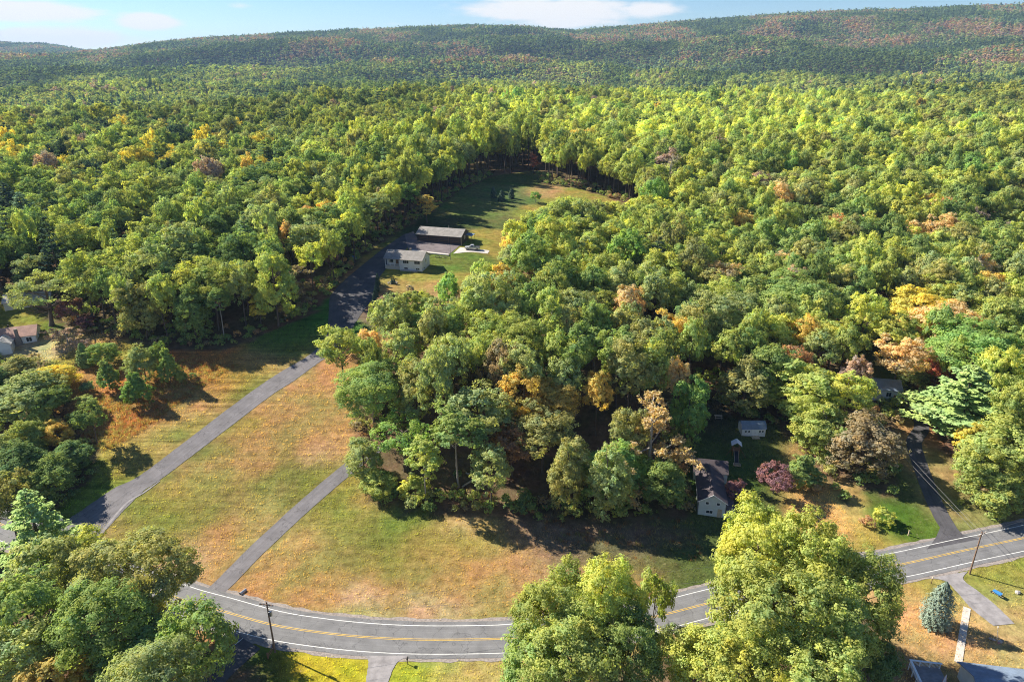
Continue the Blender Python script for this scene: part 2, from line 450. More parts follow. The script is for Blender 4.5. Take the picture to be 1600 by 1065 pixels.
M['brown_roof'] = shingles('dark_brown_shingles', (.065, .052, .06), (.085, .066, .072))
M['red_roof'] = shingles('faded_red_shingles', (.40, .23, .19), (.46, .28, .23))
M['slate_roof'] = shingles('slate_shingles', (.17, .225, .31), (.2, .26, .35))
M['pale_roof'] = shingles('pale_shingles', (.45, .43, .42), (.5, .48, .46))
M['stone'] = simple('field_stone', (.22, .19, .17), .9, .4, 4, .5)
M['pole'] = simple('weathered_pole_wood', (.20, .13, .09), .9, .25, 2, .3)
M['pale_wood'] = simple('pale_wood', (.45, .36, .26), .85, .2, 3)
M['brown_wood'] = simple('brown_wood', (.25, .13, .07), .85, .25, 3)
M['metal'] = simple('grey_metal', (.35, .36, .38), .4, .1, 2, 0, .7)
M['black'] = simple('black_rubber', (.02, .02, .022), .6, .2, 2)
M['wire'] = simple('wire', (.16, .16, .16), .5, .1, 2)
M['silver'] = simple('silver_paint', (.55, .56, .58), .3, .05, 1, 0, .4, None, .6)
M['red_lamp'] = simple('red_lens', (.4, .03, .02), .3, .1)
M['blue'] = simple('blue_plastic', (.05, .22, .55), .4, .12, 4)
M['blue_tarp'] = simple('blue_tarp', (.12, .22, .42), .6, .25, 3, .4)
M['log'] = simple('dead_log', (.40, .34, .29), .9, .25, 4, .3)
M['rock'] = simple('pale_rock', (.42, .39, .36), .9, .3, 3, .5)
M['cloth_white'] = simple('white_cloth', (.75, .74, .76), .8, .06, 3)
M['cloth_red'] = simple('red_cloth', (.55, .22, .22), .8, .1, 3)
M['red_paint'] = simple('red_wood_paint', (.3, .1, .07), .6, .2, 3)

# ------------------------------------------------------------------ where roads, drives and clearings lie (ground points)
road_c = spline(P2([(-190, 735), (-60, 792), (60, 845), (150, 893), (243, 922), (291, 939), (343, 953), (423, 975), (492, 986.5), (567, 994.5), (647, 998.6), (734, 998.6), (800, 996), (900, 984), (1010, 966), (1140, 934), (1280, 905), (1405, 882), (1500, 861), (1600, 840), (1700, 817), (1850, 783)]))
drive_px = [((147, 784), (190, 800)), ((180, 762), (222, 768)), ((216, 744.5), (247, 751)), ((279, 698), (318, 698)), ((390, 614), (420, 620)), ((440, 580.5), (457, 596)), ((477.5, 558.7), (490, 572)), ((500, 540), (517, 552)), ((512, 520), (540, 528)), ((514, 490), (558, 500)), ((520, 458), (586, 458)), ((562, 418), (594, 431)), ((605, 384), (628, 396)), ((632, 366), (648, 372))]
dl = P2([a for a, b in drive_px]); dr = P2([b for a, b in drive_px])
side_c = spline(P2([(335, 925), (356, 905), (400, 860), (470, 795), (540, 735), (590, 697)]))
rdrive_c = spline(P2([(1497, 842), (1476, 815), (1452, 765), (1434, 715), (1428, 690), (1440, 668), (1432, 640), (1410, 610)]))
sdrive_c = spline(P2([(1468, 900), (1508, 912), (1540, 945), (1566, 974)]))
bdrive_c = spline(P2([(598, 1026), (595, 1045), (590, 1075), (585, 1110)]))
ldrive_c = spline(P2([(392, 1004), (362, 1030), (330, 1062), (285, 1110)]))
MOW_V = at(479, 570)[:2] - at(299, 698)[:2]
MOW_ANG = math.atan2(MOW_V[1], MOW_V[0])
M['ground'] = ground_mat()

CL_MAIN = P2([(70, 838), (105, 790), (140, 745), (160, 705), (140, 675), (115, 640), (105, 600), (85, 575), (50, 560), (-40, 558), (-60, 470), (40, 470), (75, 500), (120, 515), (185, 530), (235, 545), (300, 550), (360, 545), (435, 512), (488, 490), (516, 462), (552, 415), (592, 382), (632, 357), (670, 335), (715, 300), (770, 275), (835, 266), (848, 288), (900, 293), (985, 322), (1010, 350), (930, 350), (880, 362), (825, 402), (775, 468), (725, 495), (680, 508), (630, 522), (590, 548), (560, 592), (555, 640), (548, 690), (545, 735), (590, 785), (640, 798), (720, 808), (830, 815), (950, 822), (1050, 812), (1080, 805), (1075, 760), (1070, 710), (1095, 670), (1105, 600), (1135, 640), (1150, 655), (1210, 665), (1255, 700), (1290, 750), (1320, 800), (1390, 850), (1300, 900), (1140, 940), (1000, 990), (760, 1010), (400, 985), (220, 930), (150, 893)])
CL_R = P2([(1400, 862), (1330, 800), (1300, 740), (1400, 780), (1400, 700), (1405, 640), (1370, 600), (1345, 555), (1335, 520), (1375, 515), (1415, 590), (1455, 650), (1475, 700), (1525, 770), (1540, 830)])
CL_BR = P2([(1385, 925), (1500, 885), (1700, 850), (1800, 1150), (1370, 1150), (1370, 1000)])
CL_BM = P2([(395, 1022), (500, 1020), (650, 1030), (830, 1030), (830, 1110), (400, 1110), (400, 1050)])
CL_D1 = P2([(1490, 478), (1610, 468), (1620, 505), (1500, 500)])
CL_D2 = P2([(190, 398), (262, 388), (265, 418), (205, 428)])
CL_D3 = P2([(0, 372), (52, 350), (60, 385), (0, 398)])
CL_D4 = P2([(1575, 330), (1620, 322), (1620, 345), (1570, 345)])
CL_FAR = P2([(1232, 172), (1275, 166), (1300, 166), (1285, 175), (1240, 180)])
CL_FAR2 = P2([(1225, 69), (1320, 66), (1320, 72), (1225, 74)])
CLEAR = [CL_MAIN, CL_R, CL_BR, CL_BM, CL_D1, CL_D2, CL_D3, CL_D4, CL_FAR, CL_FAR2]
ROADS = [(road_c, 4.0), (.5 * (dl + dr), 4.0), (side_c, 1.8), (rdrive_c, 2.3), (sdrive_c, 3), (bdrive_c, 2), (ldrive_c, 2.6)]
def cleared(x, y):
    r = np.zeros(np.shape(x), bool)
    for c in CLEAR: r |= inpoly(c, x, y)
    return r
def roaddist(x, y):
    d = np.full(np.shape(x), 1e9)
    for pl, hw in ROADS: d = np.minimum(d, seg_dist(pl, x, y) - hw)
    return d

# ------------------------------------------------------------------ ground sheet
def grow(a, b, step, lo, hi, fac):
    mid = list(np.arange(a, b + .1, step)); s = step; v = b; up = []
    while v < hi: s *= fac; v += s; up.append(v)
    s = step; v = a; dn = []
    while v > lo: s *= fac; v -= s; dn.append(v)
    return np.array(dn[::-1] + mid + up)
gx = grow(-240, 260, 2.0, -8500, 8500, 1.07)
gy = grow(20, 400, 2.0, -600, 9800, 1.05)
GX, GY = np.meshgrid(gx, gy, indexing='xy')
fxv, fyv = GX.ravel(), GY.ravel()
GZ = T(fxv, fyv)
def cover_colours(x, y):
    near = (np.abs(x) < 300) & (y < 620)
    wx = x + 9 * (fnoise(x / 11, y / 11) - .5) + 14 * (fnoise(x / 30 + 7, y / 30) - .5)
    wy = y + 9 * (fnoise(x / 11 + 50, y / 11) - .5) + 14 * (fnoise(x / 30 + 70, y / 30) - .5)
    floor = np.array([.135, .092, .06])
    c = np.tile(floor, (len(x), 1)) * (.75 + .5 * fnoise(x / 9, y / 9))[:, None]
    tan, org, grn, ygr, dry = (.31, .205, .095), (.295, .178, .082), (.105, .138, .034), (.23, .20, .052), (.40, .31, .22)
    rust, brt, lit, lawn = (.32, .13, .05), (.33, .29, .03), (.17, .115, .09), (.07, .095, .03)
    SP = [  # ground point, reach in metres, colour
        (500, 620, 9, org), (450, 660, 9, org), (510, 670, 8, org), (390, 720, 8, org), (560, 905, 7, org), (640, 930, 6, org), (500, 650, 9, tan), (420, 700, 9, org), (470, 620, 7, tan), (350, 740, 9, tan), (400, 760, 8, grn), (470, 720, 7, grn), (300, 780, 8, ygr), (240, 810, 7, grn), (200, 840, 6, tan), (300, 830, 7, grn), (260, 860, 6, ygr),
        (300, 888, 4, dry), (330, 860, 6, org), (420, 800, 6, tan), (520, 700, 4, (.38, .28, .16)), (280, 745, 4, grn), (330, 705, 4, grn), (390, 655, 4, ygr),
        (560, 800, 7, ygr), (620, 840, 8, grn), (520, 800, 6, grn), (480, 840, 7, tan), (430, 890, 6, org), (560, 880, 7, grn), (700, 850, 8, ygr), (640, 900, 8, grn), (560, 930, 6, org), (720, 900, 8, org), (520, 945, 3.2, dry), (560, 951, 3, dry), (690, 955, 3.4, dry), (640, 958, 2.5, dry), (470, 935, 3.2, org), (740, 955, 3, org), (790, 960, 3.5, org), (760, 870, 8, tan), (600, 890, 6, ygr), (700, 930, 5, org),
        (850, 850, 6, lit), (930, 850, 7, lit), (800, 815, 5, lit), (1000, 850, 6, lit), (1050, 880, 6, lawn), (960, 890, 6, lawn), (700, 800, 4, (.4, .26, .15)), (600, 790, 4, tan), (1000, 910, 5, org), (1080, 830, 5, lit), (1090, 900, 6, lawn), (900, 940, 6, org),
        (200, 700, 7, ygr), (300, 630, 7, tan), (400, 560, 6, tan), (250, 690, 7, tan), (240, 720, 5, ygr), (190, 760, 6, (.13, .19, .03)), (140, 780, 6, (.09, .15, .03)), (350, 590, 7, ygr), (310, 660, 5, ygr), (440, 540, 6, grn), (470, 500, 8, (.06, .14, .03)), (430, 520, 7, (.07, .14, .03)), (380, 600, 4, grn), (330, 640, 4, grn), (270, 680, 3.5, grn),
        (300, 565, 8, rust), (340, 575, 6, rust), (280, 600, 6, org), (220, 640, 7, rust), (190, 660, 6, rust), (150, 620, 7, org), (160, 690, 6, (.3, .22, .09)), (200, 615, 6, org), (130, 580, 6, org), (180, 600, 5, rust), (170, 520, 6, tan), (150, 510, 5, tan), (190, 540, 6, ygr), (100, 570, 5, ygr), (40, 500, 7, ygr), (20, 490, 6, ygr), (80, 545, 5, (.36, .29, .18)), (90, 510, 5, grn),
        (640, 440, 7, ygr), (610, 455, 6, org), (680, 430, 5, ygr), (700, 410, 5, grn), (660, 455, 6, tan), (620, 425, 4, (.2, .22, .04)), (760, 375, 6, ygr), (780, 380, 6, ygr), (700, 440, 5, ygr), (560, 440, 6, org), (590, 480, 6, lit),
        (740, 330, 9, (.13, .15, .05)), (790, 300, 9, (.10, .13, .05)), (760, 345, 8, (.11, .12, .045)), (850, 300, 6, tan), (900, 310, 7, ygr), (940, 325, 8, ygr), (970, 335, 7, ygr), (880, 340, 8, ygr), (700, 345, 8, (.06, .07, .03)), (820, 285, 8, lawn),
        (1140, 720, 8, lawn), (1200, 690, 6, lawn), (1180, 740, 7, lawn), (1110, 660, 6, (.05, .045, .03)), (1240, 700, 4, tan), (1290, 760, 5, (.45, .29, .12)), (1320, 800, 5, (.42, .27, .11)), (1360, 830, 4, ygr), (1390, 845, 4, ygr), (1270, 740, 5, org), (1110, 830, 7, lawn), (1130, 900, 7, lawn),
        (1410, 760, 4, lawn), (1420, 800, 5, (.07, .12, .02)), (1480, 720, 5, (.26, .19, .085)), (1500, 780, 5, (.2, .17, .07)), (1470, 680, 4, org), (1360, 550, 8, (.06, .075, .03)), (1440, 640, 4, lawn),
        (1450, 925, 4, ygr), (1420, 960, 5, (.42, .25, .12)), (1450, 985, 5, (.42, .26, .13)), (1560, 910, 5, (.2, .2, .05)), (1590, 960, 5, (.3, .24, .1)), (1540, 1010, 5, (.36, .25, .12)), (1590, 1030, 5, (.33, .25, .12)), (1560, 890, 4, ygr), (1470, 1030, 5, (.3, .2, .1)), (1590, 890, 4, (.2, .22, .05)), (1530, 970, 4, (.36, .25, .11)),
        (480, 1040, 6, brt), (540, 1045, 6, brt), (440, 1030, 4, brt), (660, 1045, 6, (.28, .26, .07)), (740, 1045, 6, (.28, .24, .08)), (700, 1060, 6, (.33, .27, .12)), (400, 1045, 4, (.03, .06, .03)), (780, 1040, 5, (.3, .22, .1))]
    W = np.zeros(near.sum()); A = np.zeros((near.sum(), 3)); xn, yn = wx[near], wy[near]
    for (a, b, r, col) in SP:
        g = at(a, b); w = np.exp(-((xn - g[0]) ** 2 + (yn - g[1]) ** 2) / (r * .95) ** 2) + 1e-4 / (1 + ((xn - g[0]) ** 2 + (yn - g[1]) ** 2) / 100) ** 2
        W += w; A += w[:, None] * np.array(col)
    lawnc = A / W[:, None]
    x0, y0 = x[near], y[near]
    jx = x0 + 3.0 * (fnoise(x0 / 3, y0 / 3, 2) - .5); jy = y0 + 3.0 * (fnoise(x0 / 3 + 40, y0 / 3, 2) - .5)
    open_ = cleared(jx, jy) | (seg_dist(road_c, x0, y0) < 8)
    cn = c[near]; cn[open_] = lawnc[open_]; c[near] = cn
    far = ~near
    op = far & (inpoly(CL_FAR, x, y) | inpoly(CL_FAR2, x, y))
    c[op] = (.42, .32, .2)
    mown = np.zeros(len(x)); mown[near] = np.where(open_ & (y0 > 106) & (x0 < 10), np.where(inpoly(P2([(60, 832), (147, 784), (279, 698), (390, 614), (478, 558), (520, 440), (300, 530), (60, 700)]), x0, y0), .95, .42), 0.0) * np.where(inpoly(P2([(130, 580), (300, 550), (370, 575), (180, 690), (130, 700)]), x0, y0), .1, 1)
    return c, mown
GC, GM = cover_colours(fxv, fyv)
ny, nx = GX.shape
ii = (np.arange(ny - 1)[:, None] * nx + np.arange(nx - 1)[None, :]).ravel()
gq = np.stack([ii, ii + 1, ii + nx + 1, ii + nx], -1)
gme = np_mesh('ground', np.stack([fxv, fyv, GZ], -1), gq, [M['ground']], None,
              {'cover': ('POINT', 'FLOAT_COLOR', np.concatenate([GC, np.ones((len(GC), 1))], 1).astype(np.float32)), 'mown': ('POINT', 'FLOAT', GM.astype(np.float32))}, True)
tag(link('ground', gme), kind='structure')

# ------------------------------------------------------------------ roads
def band(name, L_, R_, lift, m, k=4, parent=None, jag=0.0):
    L_, R_ = np.asarray(L_), np.asarray(R_)
    t = np.linspace(0, 1, k + 1)
    X = L_[:, None, :] * (1 - t)[None, :, None] + R_[:, None, :] * t[None, :, None]
    if jag:
        d = (R_ - L_) / (np.linalg.norm(R_ - L_, axis=1)[:, None] + 1e-9)
        X[:, 0] -= d * jag * RNG.random((len(L_), 1)); X[:, -1] += d * jag * RNG.random((len(L_), 1))
    x, y = X[..., 0].ravel(), X[..., 1].ravel()
    V = np.stack([x, y, T(x, y) + lift], -1)
    n = len(L_); i = (np.arange(n - 1)[:, None] * (k + 1) + np.arange(k)[None, :]).ravel()
    Q = np.stack([i, i + 1, i + k + 2, i + k + 1], -1)
    wid = np.linalg.norm(R_ - L_, axis=1)
    acr = (np.broadcast_to(t[None, :], (n, k + 1)) * wid[:, None]).ravel()
    me = np_mesh(name, V, Q, [m], None, {'across': ('POINT', 'FLOAT', acr.astype(np.float32))}, True)
    o = link(name, me, parent)
    return o
def normals2(c):
    d = np.gradient(c, axis=0); d /= np.linalg.norm(d, axis=1)[:, None]
    return np.stack([-d[:, 1], d[:, 0]], -1)
nr = normals2(road_c)
off = lambda c, n, a: c + n * a
tag(band('road_shoulder', off(road_c, nr, 4.4), off(road_c, nr, -4.3), .035, M['gravel'], 6, None, .45), kind='structure')
rd = tag(band('county_road', off(road_c, nr, 3.85), off(road_c, nr, -3.85), .06, M['road'], 8, None, .12), kind='structure')
for s in (-1, 1):
    band('edge_line', off(road_c, nr, s * 3.0 + .06), off(road_c, nr, s * 3.0 - .06), .066, M['white_line'], 1, rd)
    band('centre_line', off(road_c, nr, s * .14 + .05), off(road_c, nr, s * .14 - .05), .066, M['yellow_line'], 1, rd)
def pair_spline(a, b, n=14):
    # same number of steps on both sides
    def cr(p):
        p = np.vstack([2 * p[0] - p[1], p, 2 * p[-1] - p[-2]]); o = []
        for i in range(1, len(p) - 2):
            for t in np.linspace(0, 1, n, endpoint=False):
                o.append(.5 * ((2 * p[i]) + (-p[i - 1] + p[i + 1]) * t + (2 * p[i - 1] - 5 * p[i] + 4 * p[i + 1] - p[i + 2]) * t ** 2 + (-p[i - 1] + 3 * p[i] - 3 * p[i + 1] + p[i + 2]) * t ** 3))
        o.append(p[-2]); return np.array(o)
    return cr(np.asarray(a)), cr(np.asarray(b))
DL, DR = pair_spline(dl, dr)
cut = 14 * 7
tag(band('long_driveway', DL[:cut + 1], DR[:cut + 1], .05, M['drive'], 6, None, .15), kind='structure')
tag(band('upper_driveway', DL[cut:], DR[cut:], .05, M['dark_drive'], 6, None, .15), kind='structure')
# the flared mouth of the long driveway
mA, mB = pair_spline(P2([(60, 832), (100, 815), (147, 784)]), P2([(128, 878), (150, 845), (190, 800)]))
tag(band('driveway_mouth', mA, mB, .056, M['drive'], 6, None, .15), kind='structure')
eA, eB = pair_spline(P2([(136, 868), (156, 834), (193, 789), (225, 768), (249, 751)]), P2([(141, 868), (160, 835), (196, 790), (227, 769), (251, 751)]))
tag(band('pale_kerb_strip', eA, eB, .07, M['old_concrete'], 2), kind='structure')
def path(name, c, hw, m, lift=.05, jag=.1):
    n = normals2(c); return tag(band(name, c + n * hw, c - n * hw, lift, m, 4, None, jag), kind='structure')
path('side_driveway', side_c, 1.75, M['drive'])
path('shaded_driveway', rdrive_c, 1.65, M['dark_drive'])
aA, aB = pair_spline(P2([(1448, 858), (1462, 840), (1470, 822)]), P2([(1530, 842), (1502, 834), (1485, 820)]))
tag(band('driveway_apron', aA, aB, .064, M['dark_drive'], 4, None, .1), kind='structure')
sA, sB = pair_spline(P2([(1452, 903), (1478, 908), (1500, 930), (1518, 950), (1552, 977)]), P2([(1512, 892), (1505, 905), (1530, 925), (1555, 945), (1585, 974)]))
tag(band('yard_driveway', sA, sB, .055, M['old_concrete'], 4, None, .1), kind='structure')
bA, bB = pair_spline(P2([(570, 1024), (576, 1033), (572, 1065), (566, 1110)]), P2([(640, 1024), (620, 1035), (606, 1065), (596, 1110)]))
tag(band('short_driveway', bA, bB, .064, M['old_concrete'], 4, None, .1), kind='structure')
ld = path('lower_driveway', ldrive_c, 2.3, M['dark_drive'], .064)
nl = normals2(ldrive_c)
band('edge_line', ldrive_c - nl * 1.9, ldrive_c - nl * 2.0, .07, M['white_line'], 1, ld)
# walkway of concrete slabs
wk = spline(P2([(1511, 949), (1505, 985), (1497, 1035)]), .3)
wn_ = normals2(wk)
ww = tag(link('walkway', None), kind='structure')
acc_d, i0 = 0.0, 0
for i in range(1, len(wk)):
    acc_d += np.linalg.norm(wk[i] - wk[i - 1])
    if acc_d > 1.25 or i == len(wk) - 1:
        a, b = wk[i0], wk[i]; d = (b - a) / np.linalg.norm(b - a); n = np.array([-d[1], d[0]])
        p = [a + d * .02 + n * .55, b - d * .02 + n * .55, b - d * .02 - n * .55, a + d * .02 - n * .55]
        mb = MB().slab([(q[0], q[1], T(q[0], q[1]) + .09 + random.uniform(-.012, .012)) for q in p][::-1], .12)
        mb.build('paving_slab', M['concrete'], ww); acc_d = 0; i0 = i
# parking lot of the garage, its pale kerb and the strip beside it
lotA, lotB = pair_spline(P2([(632, 366), (640, 392), (660, 394), (701, 398)]), P2([(646, 362), (655, 372), (690, 377), (722, 381)]))
tag(band('parking_lot', lotA, lotB, .068, M['lot'], 8), kind='structure')
kA, kB = P2([(642, 391.3), (670, 394.8), (701, 398.3)]), P2([(642, 393), (670, 396.6), (701, 400)])
kz = MB()
for i in range(2):
    q = [kA[i], kA[i + 1], kB[i + 1], kB[i]]
    kz.slab([(p[0], p[1], T(p[0], p[1]) + .45) for p in q][::-1], .6)
tag(kz.build('lot_kerb', M['concrete']), kind='structure')
cA, cB = pair_spline(P2([(708, 396.5), (735, 394), (762, 396.5)]), P2([(719, 386.5), (740, 388.5), (765, 391.5)]))
tag(band('concrete_strip', cA, cB, .072, M['concrete'], 3), kind='structure')

# ------------------------------------------------------------------ tree prototypes
def leaf_quads(rng, C, N, size, asp=.62, up=0.0, jit=.3):
    n = len(C)
    N = N + rng.normal(0, jit, (n, 3)); N[:, 2] += up
    N /= np.linalg.norm(N, axis=1)[:, None] + 1e-9
    r = rng.normal(0, 1, (n, 3)); U = np.cross(N, r); U /= np.linalg.norm(U, axis=1)[:, None] + 1e-9
    W = np.cross(N, U)
    s = size * rng.uniform(.7, 1.3, (n, 1))
    V = np.stack([C + U * s, C + W * s * asp + N * s * .18, C - U * s, C - W * s * asp + N * s * .18], 1).reshape(-1, 3)
    return V, np.arange(4 * n).reshape(n, 4)
def sph(rng, n):
    v = rng.normal(0, 1, (n, 3)); return v / np.linalg.norm(v, axis=1)[:, None]
def hardwood(seed, h=20., cw=12., base=.32, nc=60, per=95, leaf=.34, cr=(1.1, 1.9), gap=.0, limbs=12, tufts=7, trunk_r=.30, taper=0., jit=.26):
    rng = np.random.default_rng(seed)
    cz, rz, rx = h * (1 + base) / 2, h * (1 - base) / 2, cw / 2
    ph = rng.uniform(0, 2 * math.pi, 6)
    def shape(d):   # lobed, lopsided outline
        a = np.arctan2(d[:, 1], d[:, 0])
        return 1 + .14 * np.sin(2 * a + ph[0]) + .11 * np.sin(3 * a + ph[1]) + .10 * np.sin(5 * a + ph[2] + 3 * d[:, 2]) + .08 * np.sin(4 * d[:, 2] * 2 + ph[3])
    D = sph(rng, nc * 3); D = D[D[:, 2] > -.62 + .25 * rng.random(len(D))][:nc]
    k = shape(D) * rng.uniform(.58, 1.0, len(D)) ** .6
    rad = rng.uniform(cr[0], cr[1], len(D)) * (.8 + .35 * (D[:, 2] > -.1))
    C = D * np.array([rx, rx, rz]) * k[:, None]
    sq = np.sqrt(np.clip(1 - np.maximum(-D[:, 2], 0) ** 2 * .5, .2, 1))
    C[:, :2] *= sq[:, None]
    C *= (1 - .55 * np.mean(rad) / rx)
    C[:, :2] *= (1 - taper * np.clip(C[:, 2:3] / rz + .25, 0, 1))
    C[:, 2] += cz
    keep = rng.random(len(C)) > gap
    C, D, rad = C[keep], D[keep], rad[keep]
    Vs, Qs, lv, cv = [], [], [], []; b = 0
    tone = np.clip(rng.normal(.5, .22, len(C)), 0, 1)
    for i in range(len(C)):
        out = C[i] - np.array([0, 0, cz]); out /= np.linalg.norm(out) + 1e-6
        nt = tufts
        td = sph(rng, nt * 3 + 3); td = td[(td * (out * .8 + np.array([0, 0, .35]))).sum(1) > -.35][:nt]
        if not len(td): td = out[None, :]
        nt = len(td)
        n = max(3, int(per * (rad[i] / np.mean(rad)) ** 2 / nt))
        tc = C[i] + td * rad[i] * np.array([1, 1, .8]) * rng.uniform(.55, 1.0, (len(td), 1))
        d = sph(rng, n * nt); which = np.repeat(np.arange(nt), n)
        tr_ = rad[i] * rng.uniform(.34, .56, nt)[which][:, None]
        p = tc[which] + d * tr_ * np.array([1, 1, .75]) * rng.uniform(.35, 1.1, (len(d), 1))
        V, Q = leaf_quads(rng, p, d * .55 + td[which] * .45 + out * .45, leaf, up=.2, jit=jit)
        Vs.append(V); Qs.append(Q + b); b += len(V)
        tt = np.clip(tone[i] + rng.normal(0, .16, nt), 0, 1)[which]
        bt = np.clip(rng.normal(.5, .16, nt), 0, 1)[which]
        lv.append(np.clip(bt + rng.normal(0, .13, len(Q)), 0, 1)); cv.append(np.clip(tt + rng.normal(0, .12, len(Q)), 0, 1))
    crown = (np.concatenate(Vs), np.concatenate(Qs), np.concatenate(lv), np.concatenate(cv))
    # trunk with limbs reaching into the clumps
    tv, tq = [], []; b = 0
    bend = rng.normal(0, .025 * h, 2)
    zz = np.linspace(-.4, h * .82, 9)
    tp = np.stack([bend[0] * np.sin(zz / h * 3), bend[1] * np.sin(zz / h * 2.4), zz], -1)
    V, Q = tube(tp, np.linspace(trunk_r, trunk_r * .25, 9) * np.where(np.arange(9) == 0, 1.35, 1), 8)
    tv.append(V); tq.append(Q); b += len(V)
    for i in rng.permutation(len(C))[:limbs]:
        z0 = np.clip(C[i][2] - np.hypot(C[i][0], C[i][1]) * rng.uniform(.7, 1.2), h * max(base, .08) * .75, h * .78)
        s = np.array([np.interp(z0, zz, tp[:, 0]), np.interp(z0, zz, tp[:, 1]), z0]); e = C[i]
        t = np.linspace(0, 1, 5)[:, None]
        p = s + (e - s) * t + np.array([0, 0, 1]) * (np.sin(t * math.pi) * -.08 * np.linalg.norm(e - s)) + rng.normal(0, .12, (5, 3)) * (t > 0)
        V, Q = tube(p, np.linspace(trunk_r * .38, .03, 5), 5)
        tv.append(V); tq.append(Q + b); b += len(V)
    return crown, (np.concatenate(tv), np.concatenate(tq))
def pine(seed, h=20., w=9., tiers=16, leaf=.42, base=.16, per=26, jit=.35):
    rng = np.random.default_rng(seed)
    Vs, Qs, lv, cv = [], [], [], []; b = 0; tv, tq = [], []; tb = 0
    V, Q = tube([(0, 0, -.4), (0, 0, h * .5), (.1, .05, h)], [.30, .2, .03], 7); tv.append(V); tq.append(Q); tb = len(V)
    for k in range(tiers):
        f = k / (tiers - 1); z = h * (base + (1 - base) * f * .97)
        L0 = w / 2 * (1 - f) ** .72 * (.62 + .38 * min(1, f * 5 + .5)) + .35
        nb = int(7 - 3 * f)
        a0 = rng.uniform(0, 6.28)
        for q in range(nb):
            a = a0 + q * 6.283 / nb + rng.normal(0, .2); L = L0 * rng.uniform(1 - jit, 1 + jit * .6)
            dx = np.array([math.cos(a), math.sin(a), 0])
            t = np.linspace(0, 1, 4)[:, None]
            bp = np.array([0, 0, z]) + dx * L * t + np.array([0, 0, 1]) * (t ** 1.6 * L * .28)
            V, Q = tube(bp, [.07, .05, .035, .02], 3); tv.append(V); tq.append(Q + tb); tb += len(V)
            n = max(6, int(per * L / 2.2))
            tt = rng.uniform(.25, 1.05, n) ** .7
            side = np.cross(dx, [0, 0, 1]); sd = rng.normal(0, .26, n) * L * (.35 + .4 * (1 - tt)) + rng.normal(0, .12, n)
            p = np.array([0, 0, z]) + dx * (L * tt)[:, None] + side * sd[:, None] + np.array([0, 0, 1]) * ((tt ** 1.6) * L * .28 + rng.normal(0, .14, n) + .1)[:, None]
            nrm = np.tile(np.array([0, 0, 1.]), (n, 1)) + dx * .3
            V, Q = leaf_quads(rng, p, nrm, leaf, .5)
            Vs.append(V); Qs.append(Q + b); b += len(V)
            lv.append(np.clip(rng.normal(.5, .22, n), 0, 1)); cv.append(np.full(n, rng.uniform(.2, .7)))
    return (np.concatenate(Vs), np.concatenate(Qs), np.concatenate(lv), np.concatenate(cv)), (np.concatenate(tv), np.concatenate(tq))
def spruce(seed, h=10., w=6., n=5200, leaf=.26, belly=.25, top=1.0):
    rng = np.random.default_rng(seed)
    f = rng.random(n) ** 1.35
    prof = np.where(f < belly, .78 + .22 * np.sin(f / belly * math.pi / 2), np.cos((f - belly) / (1 - belly) * math.pi / 2) ** top)
    a = rng.uniform(0, 6.283, n)
    nb = 13; lay = np.sin(f * h * 5.2 + np.round(a * nb / 6.283) * 2.1)
    spk = .5 + .5 * np.cos(a * nb + np.floor(f * h * 1.2) * 1.7)
    r = w / 2 * prof * (.60 + .27 * spk + .15 * lay + .06 * np.sin(3 * a + f * 9)) * rng.uniform(.8, 1.03, n) + .08
    p = np.stack([r * np.cos(a), r * np.sin(a), .12 + f * (h - .2) - .10 * r], -1)
    nrm = np.stack([np.cos(a), np.sin(a), np.full(n, .55)], -1)
    V, Q = leaf_quads(rng, p, nrm, leaf, .5)
    t = tube([(0, 0, -.3), (0, 0, h * .5), (0, 0, h * .97)], [.2, .14, .02], 6)
    return (V, Q, np.clip(rng.normal(.45, .2, n) + .18 * lay, 0, 1), np.clip(.45 + .2 * spk + rng.normal(0, .1, n), 0, 1)), t
def sparse(seed, h=18., w=11., tw=70, nl=1500, leaf=.2, base=.3, rt=.28):
    rng = np.random.default_rng(seed)
    tv, tq = [], []; b = 0; tips = []
    def limb(s, d, L, r, lev):
        nonlocal b
        t = np.linspace(0, 1, 5)[:, None]; cr_ = rng.normal(0, .16 * L, 3)
        p = s + d * L * t + cr_ * (t ** 2) * .4 + np.array([0, 0, .14 * L]) * t ** 2
        V, Q = tube(p, np.linspace(r, r * .45, 5), 6 if lev < 1 else 3); tv.append(V); tq.append(Q + b); b += len(V)
        if lev >= 3: tips.append(p[2:]); return
        for _ in range((9, 5, 4)[lev]):
            k = rng.uniform(.35 if lev else base, 1.0); q = s + d * L * k + cr_ * k * k * .4
            nd_ = d * .55 + rng.normal(0, .55, 3); nd_[2] += .15; nd_ /= np.linalg.norm(nd_)
            limb(q, nd_, L * rng.uniform(.32, .55) * (1.25 - .45 * k), max(r * .45, .018), lev + 1)
    limb(np.array([0, 0, -.3]), np.array([0, 0, 1.]), h * .78, rt, 0)
    T_ = np.concatenate(tips)
    p = T_[rng.integers(0, len(T_), nl)] + rng.normal(0, .22, (nl, 3))
    V, Q = leaf_quads(rng, p, sph(rng, nl), leaf, .7)
    return (V, Q, np.clip(rng.normal(.5, .22, nl), 0, 1), np.clip(rng.normal(.5, .25, nl), 0, 1)), (np.concatenate(tv), np.concatenate(tq))
def crown_mesh(name, c, m):
    return np_mesh(name, c[0], c[1], [m], None, {'leafvar': ('FACE', 'FLOAT', c[2].astype(np.float32)), 'clumpvar': ('FACE', 'FLOAT', c[3].astype(np.float32))})
PROTO = {}
